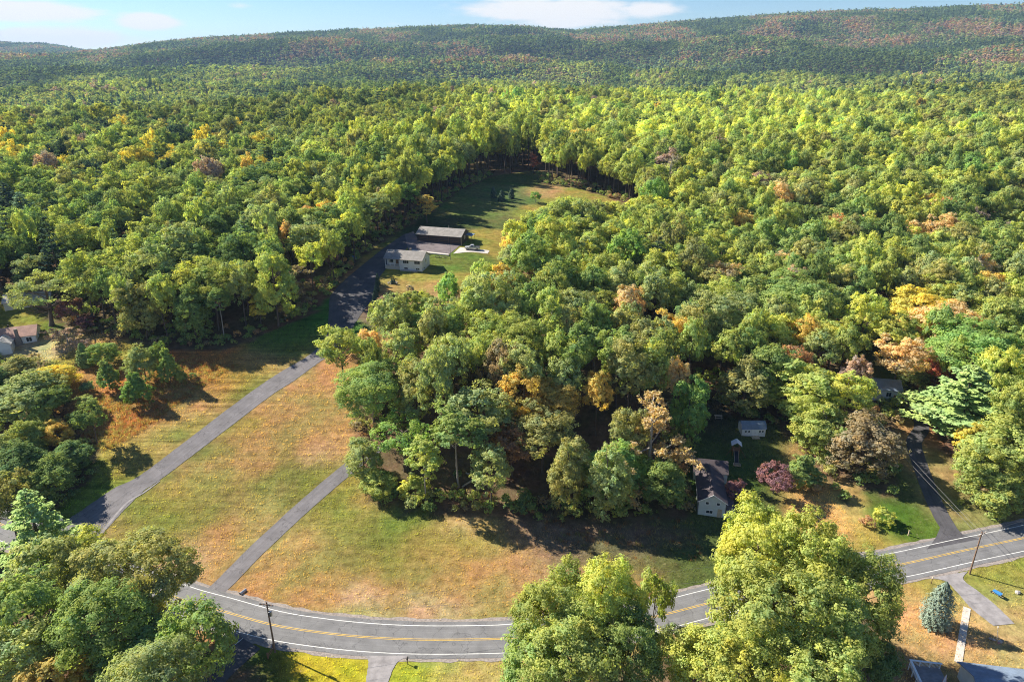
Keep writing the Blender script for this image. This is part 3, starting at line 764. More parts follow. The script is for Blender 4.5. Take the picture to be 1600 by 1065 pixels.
def proto(kind, c, t, h, w, lm='leaf', bark='bark'):
    PROTO.setdefault(kind, []).append((crown_mesh('crown', c, M[lm]), np_mesh('trunk', t[0], t[1], [M[bark]], None, None, True), h, w))
for s in range(3):
    proto('big', *hardwood(100 + s, 22, 14, .25, 190, 165, .19, (.8, 1.7), .05, 26, 9), 22, 14)
for s in range(5):
    proto('hw', *hardwood(200 + s, 20, 12, (.30, .24, .36, .28, .2)[s], 84, 118, .26, (.9, 1.85), .06, 14), 20, 12)
for s in range(2):
    proto('tall', *hardwood(300 + s, 22, 8.5, .42, 60, 100, .26, (.7, 1.4), .12, 14, trunk_r=.2), 22, 8.5, 'leaf', 'pale_bark')
for s in range(2):
    proto('small', *hardwood(400 + s, 8, 7, .12, 56, 100, .18, (.5, 1.1), .06, 9, trunk_r=.14), 8, 7)
for s in range(3):
    proto('edge', *hardwood(430 + s, 18, 11, (-.22, -.16, -.26)[s], 130, 118, .24, (.8, 1.8), .05, 9), 18, 11)
proto('open', *hardwood(450, 15, 14, .36, 60, 120, .21, (.8, 1.6), .14, 24, trunk_r=.45), 15, 14)
for s in range(2):
    proto('pine', *pine(500 + s, 20, 9, 22, .27, .14, 62, .42), 20, 9, 'needle')
proto('spruce', *spruce(600, 10, 6.5, 11000, .17, .3, .8), 10, 6.5, 'needle')
for s in range(2):
    proto('oval', *hardwood(610 + s, 7, 5.4, -.25, 130, 75, .15, (.35, .8), .05, 5, 5, trunk_r=.12, taper=.7), 6.3, 3.8)
proto('cone', *spruce(620, 4, 1.6, 1400, .15, .15, .9), 4, 1.6, 'needle')
for s in range(2):
    proto('sparse', *sparse(700 + s, nl=(6500, 900)[s]), 18, 8.2, 'leaf', 'pale_bark')
for s in range(2):
    proto('shrub', *hardwood(800 + s, 3, 3.6, .02, 26, 60, .17, (.4, .8), .05, 5, trunk_r=.05), 3, 3.6)
proto('vine', *hardwood(850, 10, 3.4, .05, 30, 70, .2, (.5, .9), .05, 5, trunk_r=.12), 10, 3.4)

TINT = {'yglt': ((.215, .225, .068), 'bright yellow-green'), 'yg': ((.17, .19, .066), 'yellow-green'), 'olive': ((.165, .165, .075), 'olive'), 'green': ((.12, .155, .058), 'mid green'),
        'deep': ((.082, .116, .05), 'dark green'), 'fresh': ((.12, .175, .06), 'fresh green'), 'sage': ((.165, .185, .09), 'pale grey-green'), 'yellow': ((.28, .24, .06), 'yellow'),
        'gold': ((.26, .20, .07), 'golden'), 'orange': ((.27, .17, .09), 'orange'), 'peach': ((.28, .215, .135), 'peach-coloured'), 'rust': ((.20, .125, .08), 'rust brown'),
        'red': ((.27, .11, .085), 'red'), 'purple': ((.12, .065, .075), 'dark purple'), 'mauve': ((.20, .15, .14), 'pinkish brown'), 'brown': ((.165, .135, .09), 'brownish'),
        'grey': ((.20, .17, .155), 'bare grey'), 'pine': ((.075, .112, .07), 'blue-green'), 'pinelt': ((.15, .20, .075), 'pale green'), 'blue': ((.095, .125, .112), 'silvery blue'), 'dkpine': ((.035, .055, .042), 'very dark green')}
KINDNAME = {'big': ('broadleaf_tree', 'tree', 'broad tree'), 'hw': ('broadleaf_tree', 'tree', 'tree'), 'tall': ('broadleaf_tree', 'tree', 'slender tree'), 'small': ('broadleaf_tree', 'tree', 'small tree'), 'open': ('broadleaf_tree', 'tree', 'open-crowned tree'), 'edge': ('broadleaf_tree', 'tree', 'full tree'),
            'pine': ('pine_tree', 'pine tree', 'pine'), 'spruce': ('spruce_tree', 'spruce tree', 'spruce'), 'oval': ('evergreen_tree', 'evergreen tree', 'oval tree'), 'cone': ('columnar_evergreen', 'evergreen', 'narrow evergreen'),
            'sparse': ('thin_tree', 'tree', 'thin half-bare tree'), 'shrub': ('shrub', 'shrub', 'shrub'), 'vine': ('vine_covered_tree', 'tree', 'narrow tree')}
PLACED = []     # x, y, crown radius
def plant(kind, x, y, h, cw, tint, label, group=None, pick=None):
    PL = PROTO[kind]; c, t, ph, pw = PL[(len(PLACED) if pick is None else pick) % len(PL)]
    nm, cat, _ = KINDNAME[kind]
    o = thing(nm, label, cat, (x, y, float(T(x, y)) - .05), random.uniform(0, 6.28), group)
    o.scale = (cw / pw, cw / pw * random.uniform(.9, 1.1), h / ph)
    col = np.array(TINT[tint][0] if isinstance(tint, str) else tint) * random.uniform(.88, 1.12)
    tr = link('trunk', t, o); cr_ = link('crown', c, o)
    cr_.color = (*[float(min(1, q)) for q in col], 1)
    PLACED.append((x, y, cw / 2))
    return o
def spot(px, py, h):
    """ground point of a tree of height h whose top shows at (px, py); stepped off the roads by growing it a little"""
    for _ in range(16):
        g = hit(px, py, h)
        if g is None or roaddist(g[0], g[1]) > .6: break
        h += .4
    return g, h
HAND = [
 # foreground, lower corner
 (36, 765, 112, 'pine', 'pinelt', 20, 'feathery pale green pine beside the mouth of the long driveway'),
 (112, 828, 84, 'hw', 'yglt', 13, 'small bright yellow-green tree hanging over the driveway mouth'),
 (205, 842, 165, 'big', 'olive', 20, 'big olive tree leaning over the bend where the road enters the frame'),
 (150, 925, 170, 'big', 'green', 18, 'broad mid green tree below the big olive tree of the lower corner'),
 (300, 948, 108, 'hw', 'green', 13, 'mid green tree nearest the transformer pole'),
 (60, 850, 110, 'hw', 'sage', 16, 'grey-green tree between the feathery pine and the road'),
 (20, 905, 120, 'hw', 'green', 18, 'mid green tree at the frame edge under the feathery pine'),
 (228, 985, 120, 'hw', 'deep', 14, 'dark green tree next to the shaded lower driveway'),
 (75, 1028, 120, 'hw', 'gold', 12, 'golden tree in the very corner of the view'),
 (10, 985, 110, 'hw', 'sage', 15, 'pale tree below the feathery pine at the frame edge'),
 (180, 1020, 110, 'hw', 'green', 11, 'low green tree between the golden tree and the lower driveway'),
 # foreground, along the near side of the road
 (1192, 803, 150, 'big', 'yglt', 24.5, 'tallest bright yellow-green roadside tree, in front of the cottage'),
 (1275, 812, 150, 'big', 'yglt', 25, 'bright yellow-green roadside tree against the sandy verge behind'),
 (1348, 862, 140, 'big', 'yg', 22, 'yellow-green roadside tree beside the visible stretch of road'),
 (1215, 890, 170, 'big', 'yg', 23, 'broad yellow-green crown in the middle of the big roadside clump'),
 (1310, 925, 150, 'big', 'yg', 20, 'yellow-green tree near the deck railing'),
 (1150, 985, 150, 'big', 'yglt', 19, 'bright tree by the gap where the road shows'),
 (1265, 1000, 160, 'big', 'yg', 18, 'lowest yellow-green crown of the big roadside clump'),
 (1065, 985, 80, 'small', 'sage', 9, 'low grey-green sapling under the road gap'),
 (1375, 1000, 80, 'hw', 'deep', 11, 'dark green tree in shade beside the deck'),
 (868, 900, 130, 'big', 'yg', 21, 'yellow-green tree with its side against the dry field'),
 (948, 880, 120, 'big', 'yglt', 23, 'bright tree that stands tallest of the middle roadside clump'),
 (905, 955, 150, 'big', 'yg', 20, 'full crown in the middle roadside clump, below the field'),
 (985, 965, 110, 'big', 'green', 19, 'green tree at the road side of the middle roadside clump'),
 (835, 990, 110, 'hw', 'green', 16, 'green tree next to the short grass with the mailbox'),
 (1025, 892, 60, 'small', 'yg', 15, 'little yellow-green crown above the road gap'),
 (22, 690, 84, 'edge', 'deep', 11, 'dark green tree at the frame edge behind the feathery pine'),
 (72, 716, 74, 'edge', 'green', 9, 'green tree between the thicket and the mouth of the driveway'),
 (-8, 742, 90, 'hw', 'olive', 11, 'olive tree cut by the frame edge above the feathery pine'),
 # yard at the bottom of the frame
 (1480, 908, 54, 'spruce', 'blue', 9.4, 'silvery blue spruce on the lawn beside the yard driveway'),
 # right side
 (1535, 508, 150, 'big', 'fresh', 20, 'big fresh green tree right of the red maple'),
 (1525, 572, 160, 'pine', 'pinelt', 19, 'feathery pale pine beside the shaded driveway'),
 (1588, 470, 70, 'pine', 'sage', 16, 'grey-green pine by the shaded clearing'),
 (1580, 655, 120, 'edge', 'yg', 16, 'yellow-green tree at the frame edge above the road'),
 (1545, 700, 90, 'hw', 'yg', 13, 'lower yellow-green tree beside the shaded driveway lawn'),
 (1523, 655, 36, 'vine', 'yellow', 12, 'narrow yellow vine-covered tree below the feathery pine'),
 (1440, 450, 90, 'hw', 'yellow', 18, 'yellow tree at the top of the orange grove'),
 (1405, 490, 80, 'hw', 'yglt', 17, 'yellow-green tree on the shaded gap side of the orange grove'),
 (1480, 478, 110, 'big', 'peach', 18, 'broad peach-coloured tree in the middle of the orange grove'),
 (1525, 495, 70, 'hw', 'orange', 16, 'orange tree between the peach grove and the fresh green tree'),
 (1420, 528, 80, 'hw', 'peach', 15, 'peach-topped tree above the blue-shaded roof'),
 (1475, 545, 48, 'hw', 'red', 13, 'red maple beside the big fresh green tree'),
 (1432, 556, 52, 'edge', 'sage', 9, 'grey-green tree just behind the blue-shaded roof'),
 (1330, 585, 84, 'hw', 'yglt', 15, 'bright yellow-green tree leaning in front of the blue-shaded roof'),
 (1295, 632, 84, 'edge', 'yg', 13, 'yellow-green tree on the yard side of the brownish tree'),
 (1358, 652, 108, 'edge', 'brown', 14, 'brownish tree between the yard path and the shaded driveway'),
 (1262, 562, 110, 'edge', 'yg', 17, 'broad yellow-green tree behind the shed'),
 (1248, 540, 46, 'hw', 'rust', 15, 'rust-coloured top rising behind the shed trees'),
 (1170, 562, 84, 'edge', 'olive', 15, 'olive tree with a yellowish top just behind the shed'),
 (1310, 500, 80, 'hw', 'yglt', 17, 'yellow-tipped green tree beside the shaded gap'),
 (1345, 558, 40, 'hw', 'mauve', 14, 'pinkish brown tree above the blue-shaded roof corner'),
 (1216, 728, 58, 'small', 'purple', 7, 'dark purple-leaved tree in the cottage yard'),
 (1150, 752, 34, 'small', 'purple', 5, 'smaller purple-leaved tree hard by the cottage porch'),
 (1257, 716, 44, 'oval', 'green', 7, 'rounded green evergreen next to the purple tree'),
 (1276, 750, 24, 'shrub', 'brown', 3, 'brown shrub at the foot of the rounded evergreen'),
 (1382, 797, 34, 'shrub', 'yglt', 3, 'bright green shrub on the sandy verge'),
 (1368, 470, 50, 'pine', 'pine', 15, 'blue-green conifer deep in the shaded gap'),
 (1562, 742, 90, 'edge', 'yg', 9, 'low yellow-green tree between the shaded driveway lawn and the road'),
 # front edge of the wood
 (1022, 630, 96, 'sparse', 'peach', 19, 'half-bare peach-coloured tree with pale branches behind the cottage'),
 (962, 690, 100, 'edge', 'fresh', 13, 'fresh green tree at the wood front near the cottage'),
 (1045, 722, 70, 'edge', 'green', 11, 'mid green tree hugging the cottage wall'),
 (1086, 585, 56, 'edge', 'fresh', 18, 'fresh green tree at the edge of the cottage yard'),
 (628, 655, 100, 'open', 'fresh', 13, 'flat-topped fresh green tree standing out in front of the wood'),
 (645, 752, 50, 'shrub', 'yglt', 4, 'bright yellow-green bush at the foot of the wood'),
 (563, 685, 60, 'edge', 'sage', 10, 'grey-green small tree by the end of the side driveway'),
 (590, 735, 60, 'edge', 'yg', 6, 'yellow-green low tree where the side driveway meets the wood'),
 (712, 640, 84, 'tall', 'green', 19, 'slender green tree with a bare stem at the wood front'),
 (660, 690, 60, 'tall', 'yg', 15, 'slender yellow-green tree with a leaning stem at the wood front'),
 (745, 606, 110, 'hw', 'sage', 18, 'pale grey-green tree in the wood front'),
 (850, 640, 96, 'hw', 'olive', 16, 'olive tree with yellow tips above the shaded verge'),
 (800, 670, 70, 'hw', 'rust', 12, 'rust-tinged tree among the slender stems'),
 (900, 690, 60, 'tall', 'olive', 14, 'thin olive tree over the shaded verge'),
 (823, 772, 34, 'shrub', 'deep', 4.5, 'dark green bush alone on the shaded verge'),
 (936, 580, 50, 'hw', 'gold', 17, 'golden orange tree near the front of the wood'),
 (985, 640, 60, 'hw', 'olive', 16, 'olive tree touching the half-bare tree'),
 (930, 730, 36, 'small', 'red', 6, 'small red tree at the wood front'),
 (575, 570, 110, 'big', 'green', 17, 'broad green tree at the driveway corner of the wood'),
 (530, 512, 76, 'hw', 'yg', 17, 'yellow-green tree overhanging the long driveway'),
 (985, 445, 54, 'hw', 'peach', 18, 'peach-coloured crown in the heart of the wood'),
 (1052, 492, 60, 'hw', 'gold', 18, 'golden crown in the heart of the wood beside the shaded gap'),
 (1058, 560, 40, 'hw', 'peach', 17, 'little peach-coloured crown above the cottage yard'),
 (575, 512, 40, 'hw', 'peach', 14, 'peach-coloured crown overhanging the driveway bend'),
 (720, 452, 30, 'hw', 'peach', 14, 'small peach-coloured crown below the house lawn'),
 (1130, 455, 110, 'big', 'sage', 20, 'broad grey-green tree with an orange tip behind the yard'),
 (1250, 430, 130, 'big', 'green', 21, 'very broad green tree behind the shed'),
 (1245, 418, 50, 'hw', 'mauve', 20, 'pinkish brown top beside the very broad green tree'),
 (1412, 382, 86, 'big', 'yg', 19, 'rounded yellow-green tree above the orange grove'),
 (1440, 300, 50, 'hw', 'gold', 18, 'golden tree in the far wood'),
 (1480, 308, 62, 'hw', 'orange', 18, 'broad orange tree in the far wood'),
 (1430, 344, 40, 'hw', 'peach', 17, 'peach-coloured tree in the far wood'),
 (1310, 335, 44, 'hw', 'orange', 18, 'orange-topped tree among yellow-green ones of the far wood'),
 (1532, 330, 46, 'sparse', 'mauve', 16, 'half-bare pinkish tree in the far wood'),
 (1585, 345, 54, 'sparse', 'grey', 14, 'bare grey tree at the frame edge of the far wood'),
 (1548, 348, 80, 'hw', 'yglt', 16, 'bright yellow-green tree below the bare grey tree'),
 (910, 202, 40, 'hw', 'gold', 22, 'golden crown over the far end of the meadow'),
 (1046, 250, 36, 'sparse', 'grey', 22, 'bare grey tree at the far meadow edge'),
 (834, 238, 16, 'vine', 'red', 12, 'small red tree in the corner of the far meadow'),
 (665, 300, 30, 'vine', 'gold', 13, 'golden narrow tree behind the long garage'),
 (590, 290, 26, 'sparse', 'grey', 17, 'grey dead tree in the wood behind the driveway'),
 (480, 322, 30, 'hw', 'orange', 16, 'orange crown in the wood beyond the driveway'),
 (447, 345, 24, 'hw', 'peach', 16, 'peach crown in the wood beyond the driveway'),
 (510, 372, 30, 'hw', 'purple', 14, 'dark purple tree in the wood beyond the driveway'),
 (435, 410, 70, 'sparse', 'brown', 15, 'brownish tangled tree at the shaded wood edge'),
 (400, 455, 30, 'vine', 'yellow', 11, 'yellow-streaked tree at the shaded wood edge'),
 (480, 345, 76, 'hw', 'sage', 18, 'grey-green tree with pale limbs in the wood beyond the driveway'),
 # lawns and thicket on the left
 (60, 432, 120, 'open', 'sage', 15, 'spreading grey-green shade tree with a forked trunk by the red-roofed house'),
 (120, 352, 84, 'hw', 'yglt', 16, 'bright yellow-green tree behind the two houses'),
 (140, 392, 84, 'hw', 'green', 15, 'rounded green tree next to the spreading shade tree'),
 (28, 300, 70, 'pine', 'pine', 22, 'tall blue-green pine at the frame edge'),
 (4, 285, 60, 'pine', 'dkpine', 23, 'very dark pine at the frame edge'),
 (191, 466, 18, 'vine', 'yellow', 9, 'narrow yellow tree on the lawn edge'),
 (104, 466, 40, 'small', 'purple', 7, 'dark purple tree beside the spreading shade tree'),
 (100, 513, 46, 'sparse', 'mauve', 5, 'twiggy pinkish small tree next to the red-roofed house'),
 (130, 492, 30, 'small', 'purple', 4.5, 'low purple bushy tree on the lawn'),
 (222, 412, 34, 'small', 'sage', 7, 'pale tree by the small shaded clearing'),
 (157, 533, 42, 'edge', 'green', 7, 'rounded green tree at the lawn edge'),
 (125, 535, 22, 'cone', 'deep', 7, 'narrow dark evergreen at the lawn edge'),
 (163, 568, 29, 'oval', 'green', 7, 'oval green tree in the rusty meadow'),
 (207, 587, 34, 'oval', 'fresh', 7.5, 'bright oval tree standing foremost in the rusty meadow'),
 (214, 536, 46, 'edge', 'sage', 11, 'large grey-green tree in the rusty meadow'),
 (257, 550, 24, 'oval', 'green', 9, 'narrow green tree beside the large grey-green one'),
 (241, 531, 26, 'edge', 'green', 10, 'green tree just behind the large grey-green one'),
 (279, 578, 20, 'shrub', 'yg', 4, 'yellow-green shrub at the end of the oval tree row'),
 (134, 597, 22, 'shrub', 'pine', 3, 'round blue-green bush in the rusty meadow'),
 (131, 617, 30, 'vine', 'yg', 5, 'upright yellow-green bush above the weedy patch'),
 (300, 582, 12, 'shrub', 'sage', 1.6, 'little pale bush on the mowing line'),
 (30, 588, 110, 'edge', 'sage', 11, 'rounded grey-green tree in the thicket'),
 (84, 568, 56, 'edge', 'yellow', 7, 'yellow tree in the thicket'),
 (22, 556, 60, 'edge', 'olive', 6, 'olive tree in the thicket below the red-roofed house'),
 (40, 656, 64, 'edge', 'yg', 9, 'yellow-green tree at the front of the thicket'),
 (82, 655, 44, 'edge', 'gold', 7, 'orange-tinted tree at the front of the thicket'),
 (105, 690, 60, 'edge', 'deep', 7, 'dark low tree at the thicket corner by the mowed strip'),
 (60, 562, 16, 'sparse', 'grey', 6, 'little bare tree near the red-roofed house'),
 # small evergreens on the lawns
 (589, 426, 7, 'cone', 'dkpine', 4.2, 'dark evergreen nearest the house in the row along the upper driveway'),
 (588, 436, 8, 'cone', 'dkpine', 4.2, 'second dark evergreen from the house in the row along the upper driveway'),
 (586, 446, 9, 'cone', 'dkpine', 4.2, 'third dark evergreen from the house in the row along the upper driveway'),
 (584, 456, 9, 'cone', 'dkpine', 4.2, 'dark evergreen farthest from the house in the row along the upper driveway'),
 (612, 434, 4.5, 'cone', 'dkpine', 2.0, 'little dark cone shrub in the stone ring, on its driveway side'),
 (615.5, 434.5, 4.5, 'cone', 'dkpine', 2.0, 'little dark cone shrub in the stone ring, on its house side'),
 (640, 445, 13, 'shrub', 'grey', 2.4, 'twiggy grey shrub alone on the house lawn'),
 (597, 463, 18, 'shrub', 'mauve', 2.4, 'pinkish shrub at the driveway corner of the house lawn'),
 (771, 291, 11, 'cone', 'dkpine', 5.5, 'dark young fir on the shaded meadow, nearest the wood of its three'),
 (784, 296, 12, 'cone', 'dkpine', 5.5, 'dark young fir on the shaded meadow, middle of its three'),
 (799, 294, 11, 'cone', 'dkpine', 5, 'dark young fir on the shaded meadow, nearest the sunny grass of its three'),
 (837, 300, 18, 'small', 'fresh', 5, 'young green tree at the edge of the sunny meadow'),
]
LABELLED = []
for (px, py, w, kind, tint, h, lab) in HAND:
    g, h = spot(px, py, h)
    dep = proj(*g)[2]
    cw = w * proj(g[0], g[1], g[2] + h * .6)[2] / FPX
    plant(kind, g[0], g[1], h, cw, tint, lab, 'young firs on the meadow' if 'young fir' in lab else 'dark evergreens along the upper driveway' if 'row along the upper driveway' in lab else None)

# ------------------------------------------------------------------ the woods: one point per tree
def pal(px, py, far):
    """which leaf colours grow where (share per tint)"""
    if far == 2:
        return (('deep', .26), ('green', .22), ('pine', .06), ('sage', .08), ('brown', .12), ('mauve', .08), ('rust', .10), ('olive', .08))
    if far == 1:
        return (('deep', .26), ('green', .28), ('pine', .06), ('sage', .10), ('yg', .22), ('olive', .06), ('mauve', .02))
    if px < 420 and 178 < py < 250:
        return (('yg', .32), ('yellow', .15), ('gold', .03), ('green', .18), ('sage', .12), ('dkpine', .1), ('olive', .08), ('mauve', .02))
    if px < 460:
        return (('green', .26), ('sage', .24), ('yg', .30), ('deep', .08), ('olive', .08), ('yglt', .04))
    if 480 < px < 1110 and py > 395:
        return (('green', .25), ('yg', .31), ('olive', .13), ('sage', .18), ('fresh', .05), ('gold', .02), ('brown', .03), ('deep', .03))
    if px > 1110 and py > 280:
        return (('yg', .34), ('green', .26), ('yglt', .16), ('olive', .11), ('sage', .09), ('gold', .02), ('peach', .02))
    return (('yglt', .32), ('yg', .38), ('green', .16), ('olive', .07), ('fresh', .02), ('sage', .04), ('gold', .006), ('mauve', .004))
def pick_tint(px, py, far, u):
    s = 0
    for k, w in pal(px, py, far):
        s += w
        if u < s: return k
    return 'green'
rng = np.random.default_rng(42)
def jgrid(x0, x1, y0, y1, s):
    X, Y = np.meshgrid(np.arange(x0, x1, s), np.arange(y0, y1, s * .88))
    X = X + (np.arange(X.shape[0]) % 2)[:, None] * s / 2
    return (X + rng.uniform(-.36, .36, X.shape) * s).ravel(), (Y + rng.uniform(-.36, .36, Y.shape) * s).ravel()
nxx, nyy = jgrid(-360, 360, 40, 430, 8.0)
ok = ~cleared(nxx, nyy) & (roaddist(nxx, nyy) > 3.0)
nxx, nyy = nxx[ok], nyy[ok]
PA = np.array(PLACED)
hh = np.clip(rng.normal(18.5, 2.7, len(nxx)), 12, 25) * (1 + .12 * sm(260, 420, nyy)); cc = np.clip(rng.normal(10.6, 2.3, len(nxx)), 6.5, 16.5)
pxs, pys, deps = proj(nxx, nyy, T(nxx, nyy) + hh)
thicket = (pxs < 190) & (pys > 480) & (nyy < 260)
hh = np.where(thicket, hh * .42, hh); cc = np.where(thicket, cc * .6, cc)
edge = np.zeros(len(nxx), bool)
for c in CLEAR[:4]:
    edge |= seg_dist(np.vstack([c, c[:1]]), nxx, nyy) < 5
cc = np.where(edge & ~thicket, cc * .82, cc)
pxs, pys, deps = proj(nxx, nyy, T(nxx, nyy) + hh)
ok = (pxs > -140) & (pxs < 1740) & (pys < 1200) & (deps > 10)
d = np.min(np.hypot(nxx[:, None] - PA[None, :, 0], nyy[:, None] - PA[None, :, 1]) - .55 * (PA[None, :, 2] + cc[:, None] / 2), axis=1)
ok &= d > 0
for (a_, b_, r_) in ((1085, 730, 6), (1080, 690, 8), (1100, 660, 7), (1392, 622, 9), (1412, 650, 10), (1385, 608, 8), (1430, 690, 5), (1175, 668, 6), (25, 545, 13), (5, 565, 10), (50, 500, 13), (70, 540, 9)):
    g_ = at(a_, b_); ok &= np.hypot(nxx - g_[0], nyy - g_[1]) > r_ + cc * .3
# nothing unwanted between the camera and the road or the yards at the bottom of the view
ok &= ~((nyy < 108) & (pxs > 230)) & ~((nyy < 60))
nxx, nyy, hh, cc, pxs, pys, deps, edge, thicket = [q[ok] for q in (nxx, nyy, hh, cc, pxs, pys, deps, edge, thicket)]
bxs, bys, _ = proj(nxx, nyy, T(nxx, nyy))
LINE = np.array([(535, 520), (600, 466), (650, 456), (690, 434), (730, 406), (770, 392), (800, 345), (830, 318), (860, 302), (930, 313), (985, 322)])
lim = np.interp(bxs, LINE[:, 0], LINE[:, 1])
inl = (bxs > 535) & (bxs < 990) & (bys > lim + 12) & (pys < lim)
fac = np.where(inl, (bys - lim) / np.maximum(bys - pys, 1), 1.0)
tallk = (bxs > 560) & (bxs < 860) & (bys < 345); hh = np.where(tallk, hh * 1.25, hh)
hh = hh * fac; cc = np.where(fac < .75, cc * .8, cc)
pxs, pys, deps = proj(nxx, nyy, T(nxx, nyy) + hh)
ok = ~(inl & (hh < 5.5))
for (x0, y0, x1, y1) in ((1374, 582, 1416, 640), (1414, 640, 1440, 720), (1076, 722, 1134, 806), (1150, 655, 1202, 702), (1128, 686, 1165, 724), (1110, 642, 1136, 660), (0, 508, 62, 548), (10, 468, 80, 490), (520, 400, 572, 505), (1440, 720, 1480, 820)):
    hw = cc * FPX / deps * .45
    ok &= ~((pxs + hw > x0) & (pxs - hw < x1) & (pys < y1) & (pys + (bys - pys) * .7 > y0) & (bys > y1))
nxx, nyy, hh, cc, pxs, pys, deps, edge, thicket = [q[ok] for q in (nxx, nyy, hh, cc, pxs, pys, deps, edge, thicket)]
size = cc * FPX / deps
seen = (pxs > -size / 2) & (pxs < PW + size / 2) & (pys < PH) & (pys > -20)
order = np.argsort(-np.where(seen, size, 0))
N_HAND = sum(1 for h in HAND if KINDNAME[h[3]][1] == 'tree')
N_AUTO = max(0, 298 - N_HAND)
chosen = order[:N_AUTO]; rest = order[N_AUTO:]
def zone(px, py):
    if px < 200 and py > 480 and py < 780: return 'in the thicket beside the mowed strip'
    if px < 400 and py >= 780: return 'in the clump at the lower corner'
    if px < 250 and py > 330: return 'behind the two houses and their lawn'
    if px < 380 and py > 330: return 'in the wood edge above the rusty meadow'
    if px < 560 and py > 330: return 'in the wood edge facing the shaded driveway'
    if px < 720 and py > 300: return 'in the wood behind the white ranch house'
    if px < 720: return 'in the wood far beyond the driveway'
    if 480 < px < 1112:
        if py > 600: return 'in the front of the middle wood, over the field'
        if py > 520: return ('on the driveway side of the middle wood' if px < 700 else 'at the centre of the middle wood' if px < 920 else 'on the cottage side of the middle wood')
        if py > 440: return ('below the ranch house lawn' if px < 760 else 'in the heart of the middle wood' if px < 940 else 'by the dark gap of the middle wood')
        if py > 330: return ('just below the sunny garage lawn' if px < 850 else 'below the far meadow in the middle wood' if px < 980 else 'high up in the middle wood')
        return 'along the far edge of the meadow'
    if py > 600: return 'beside the shaded driveway'
    if py > 500: return 'behind the shed and the cottage yard' if px < 1340 else 'around the orange grove'
    if py > 420: return 'in the wood well behind the cottage yard' if px < 1300 else 'above the orange grove'
    if py > 330: return 'in the upper wood beyond the yard' if px < 1330 else 'in the upper wood beyond the orange grove'
    return 'in the far wood' if px > 1112 else 'along the far edge of the meadow'
auto = []
for i in chosen:
    t = pick_tint(pxs[i], pys[i], 0, rng.random())
    kind = 'edge' if (thicket[i] or (edge[i] and rng.random() < (.85 if pxs[i] < 480 else .5))) else 'big' if (size[i] > 95) else 'tall' if rng.random() < .12 else 'hw'
    form = ('tall' if hh[i] > 20.5 else 'low' if hh[i] < 16.5 else 'full') if not thicket[i] else 'little'
    if kind == 'tall': cc[i] *= .72; form = 'slender'
    auto.append((i, t, kind, form, zone(pxs[i], pys[i])))
groups_ = {}
for a in auto: groups_.setdefault((a[1], a[3], a[4]), []).append(a)
ORD = ['first', 'second', 'third', 'fourth', 'fifth', 'sixth', 'seventh', 'eighth', 'ninth', 'tenth']
for (t, form, z), mem in groups_.items():
    mem.sort(key=lambda a: pxs[a[0]])
    for k, (i, _, kind, _, _) in enumerate(mem):
        base = f'{form} {TINT[t][1]} tree {z}'.replace('in the wood far beyond the driveway', 'far beyond the driveway')
        if len(mem) == 2: base = ('left one of two ' if k == 0 else 'right one of two ') + base.replace(' tree ', ' trees ')
        elif len(mem) > 2: base = (f'{ORD[k]} from left of ' if k < 9 else 'last of the ') + base.replace(' tree ', ' trees ')
        plant(kind, nxx[i], nyy[i], hh[i], cc[i], t, base, 'trees ' + z)

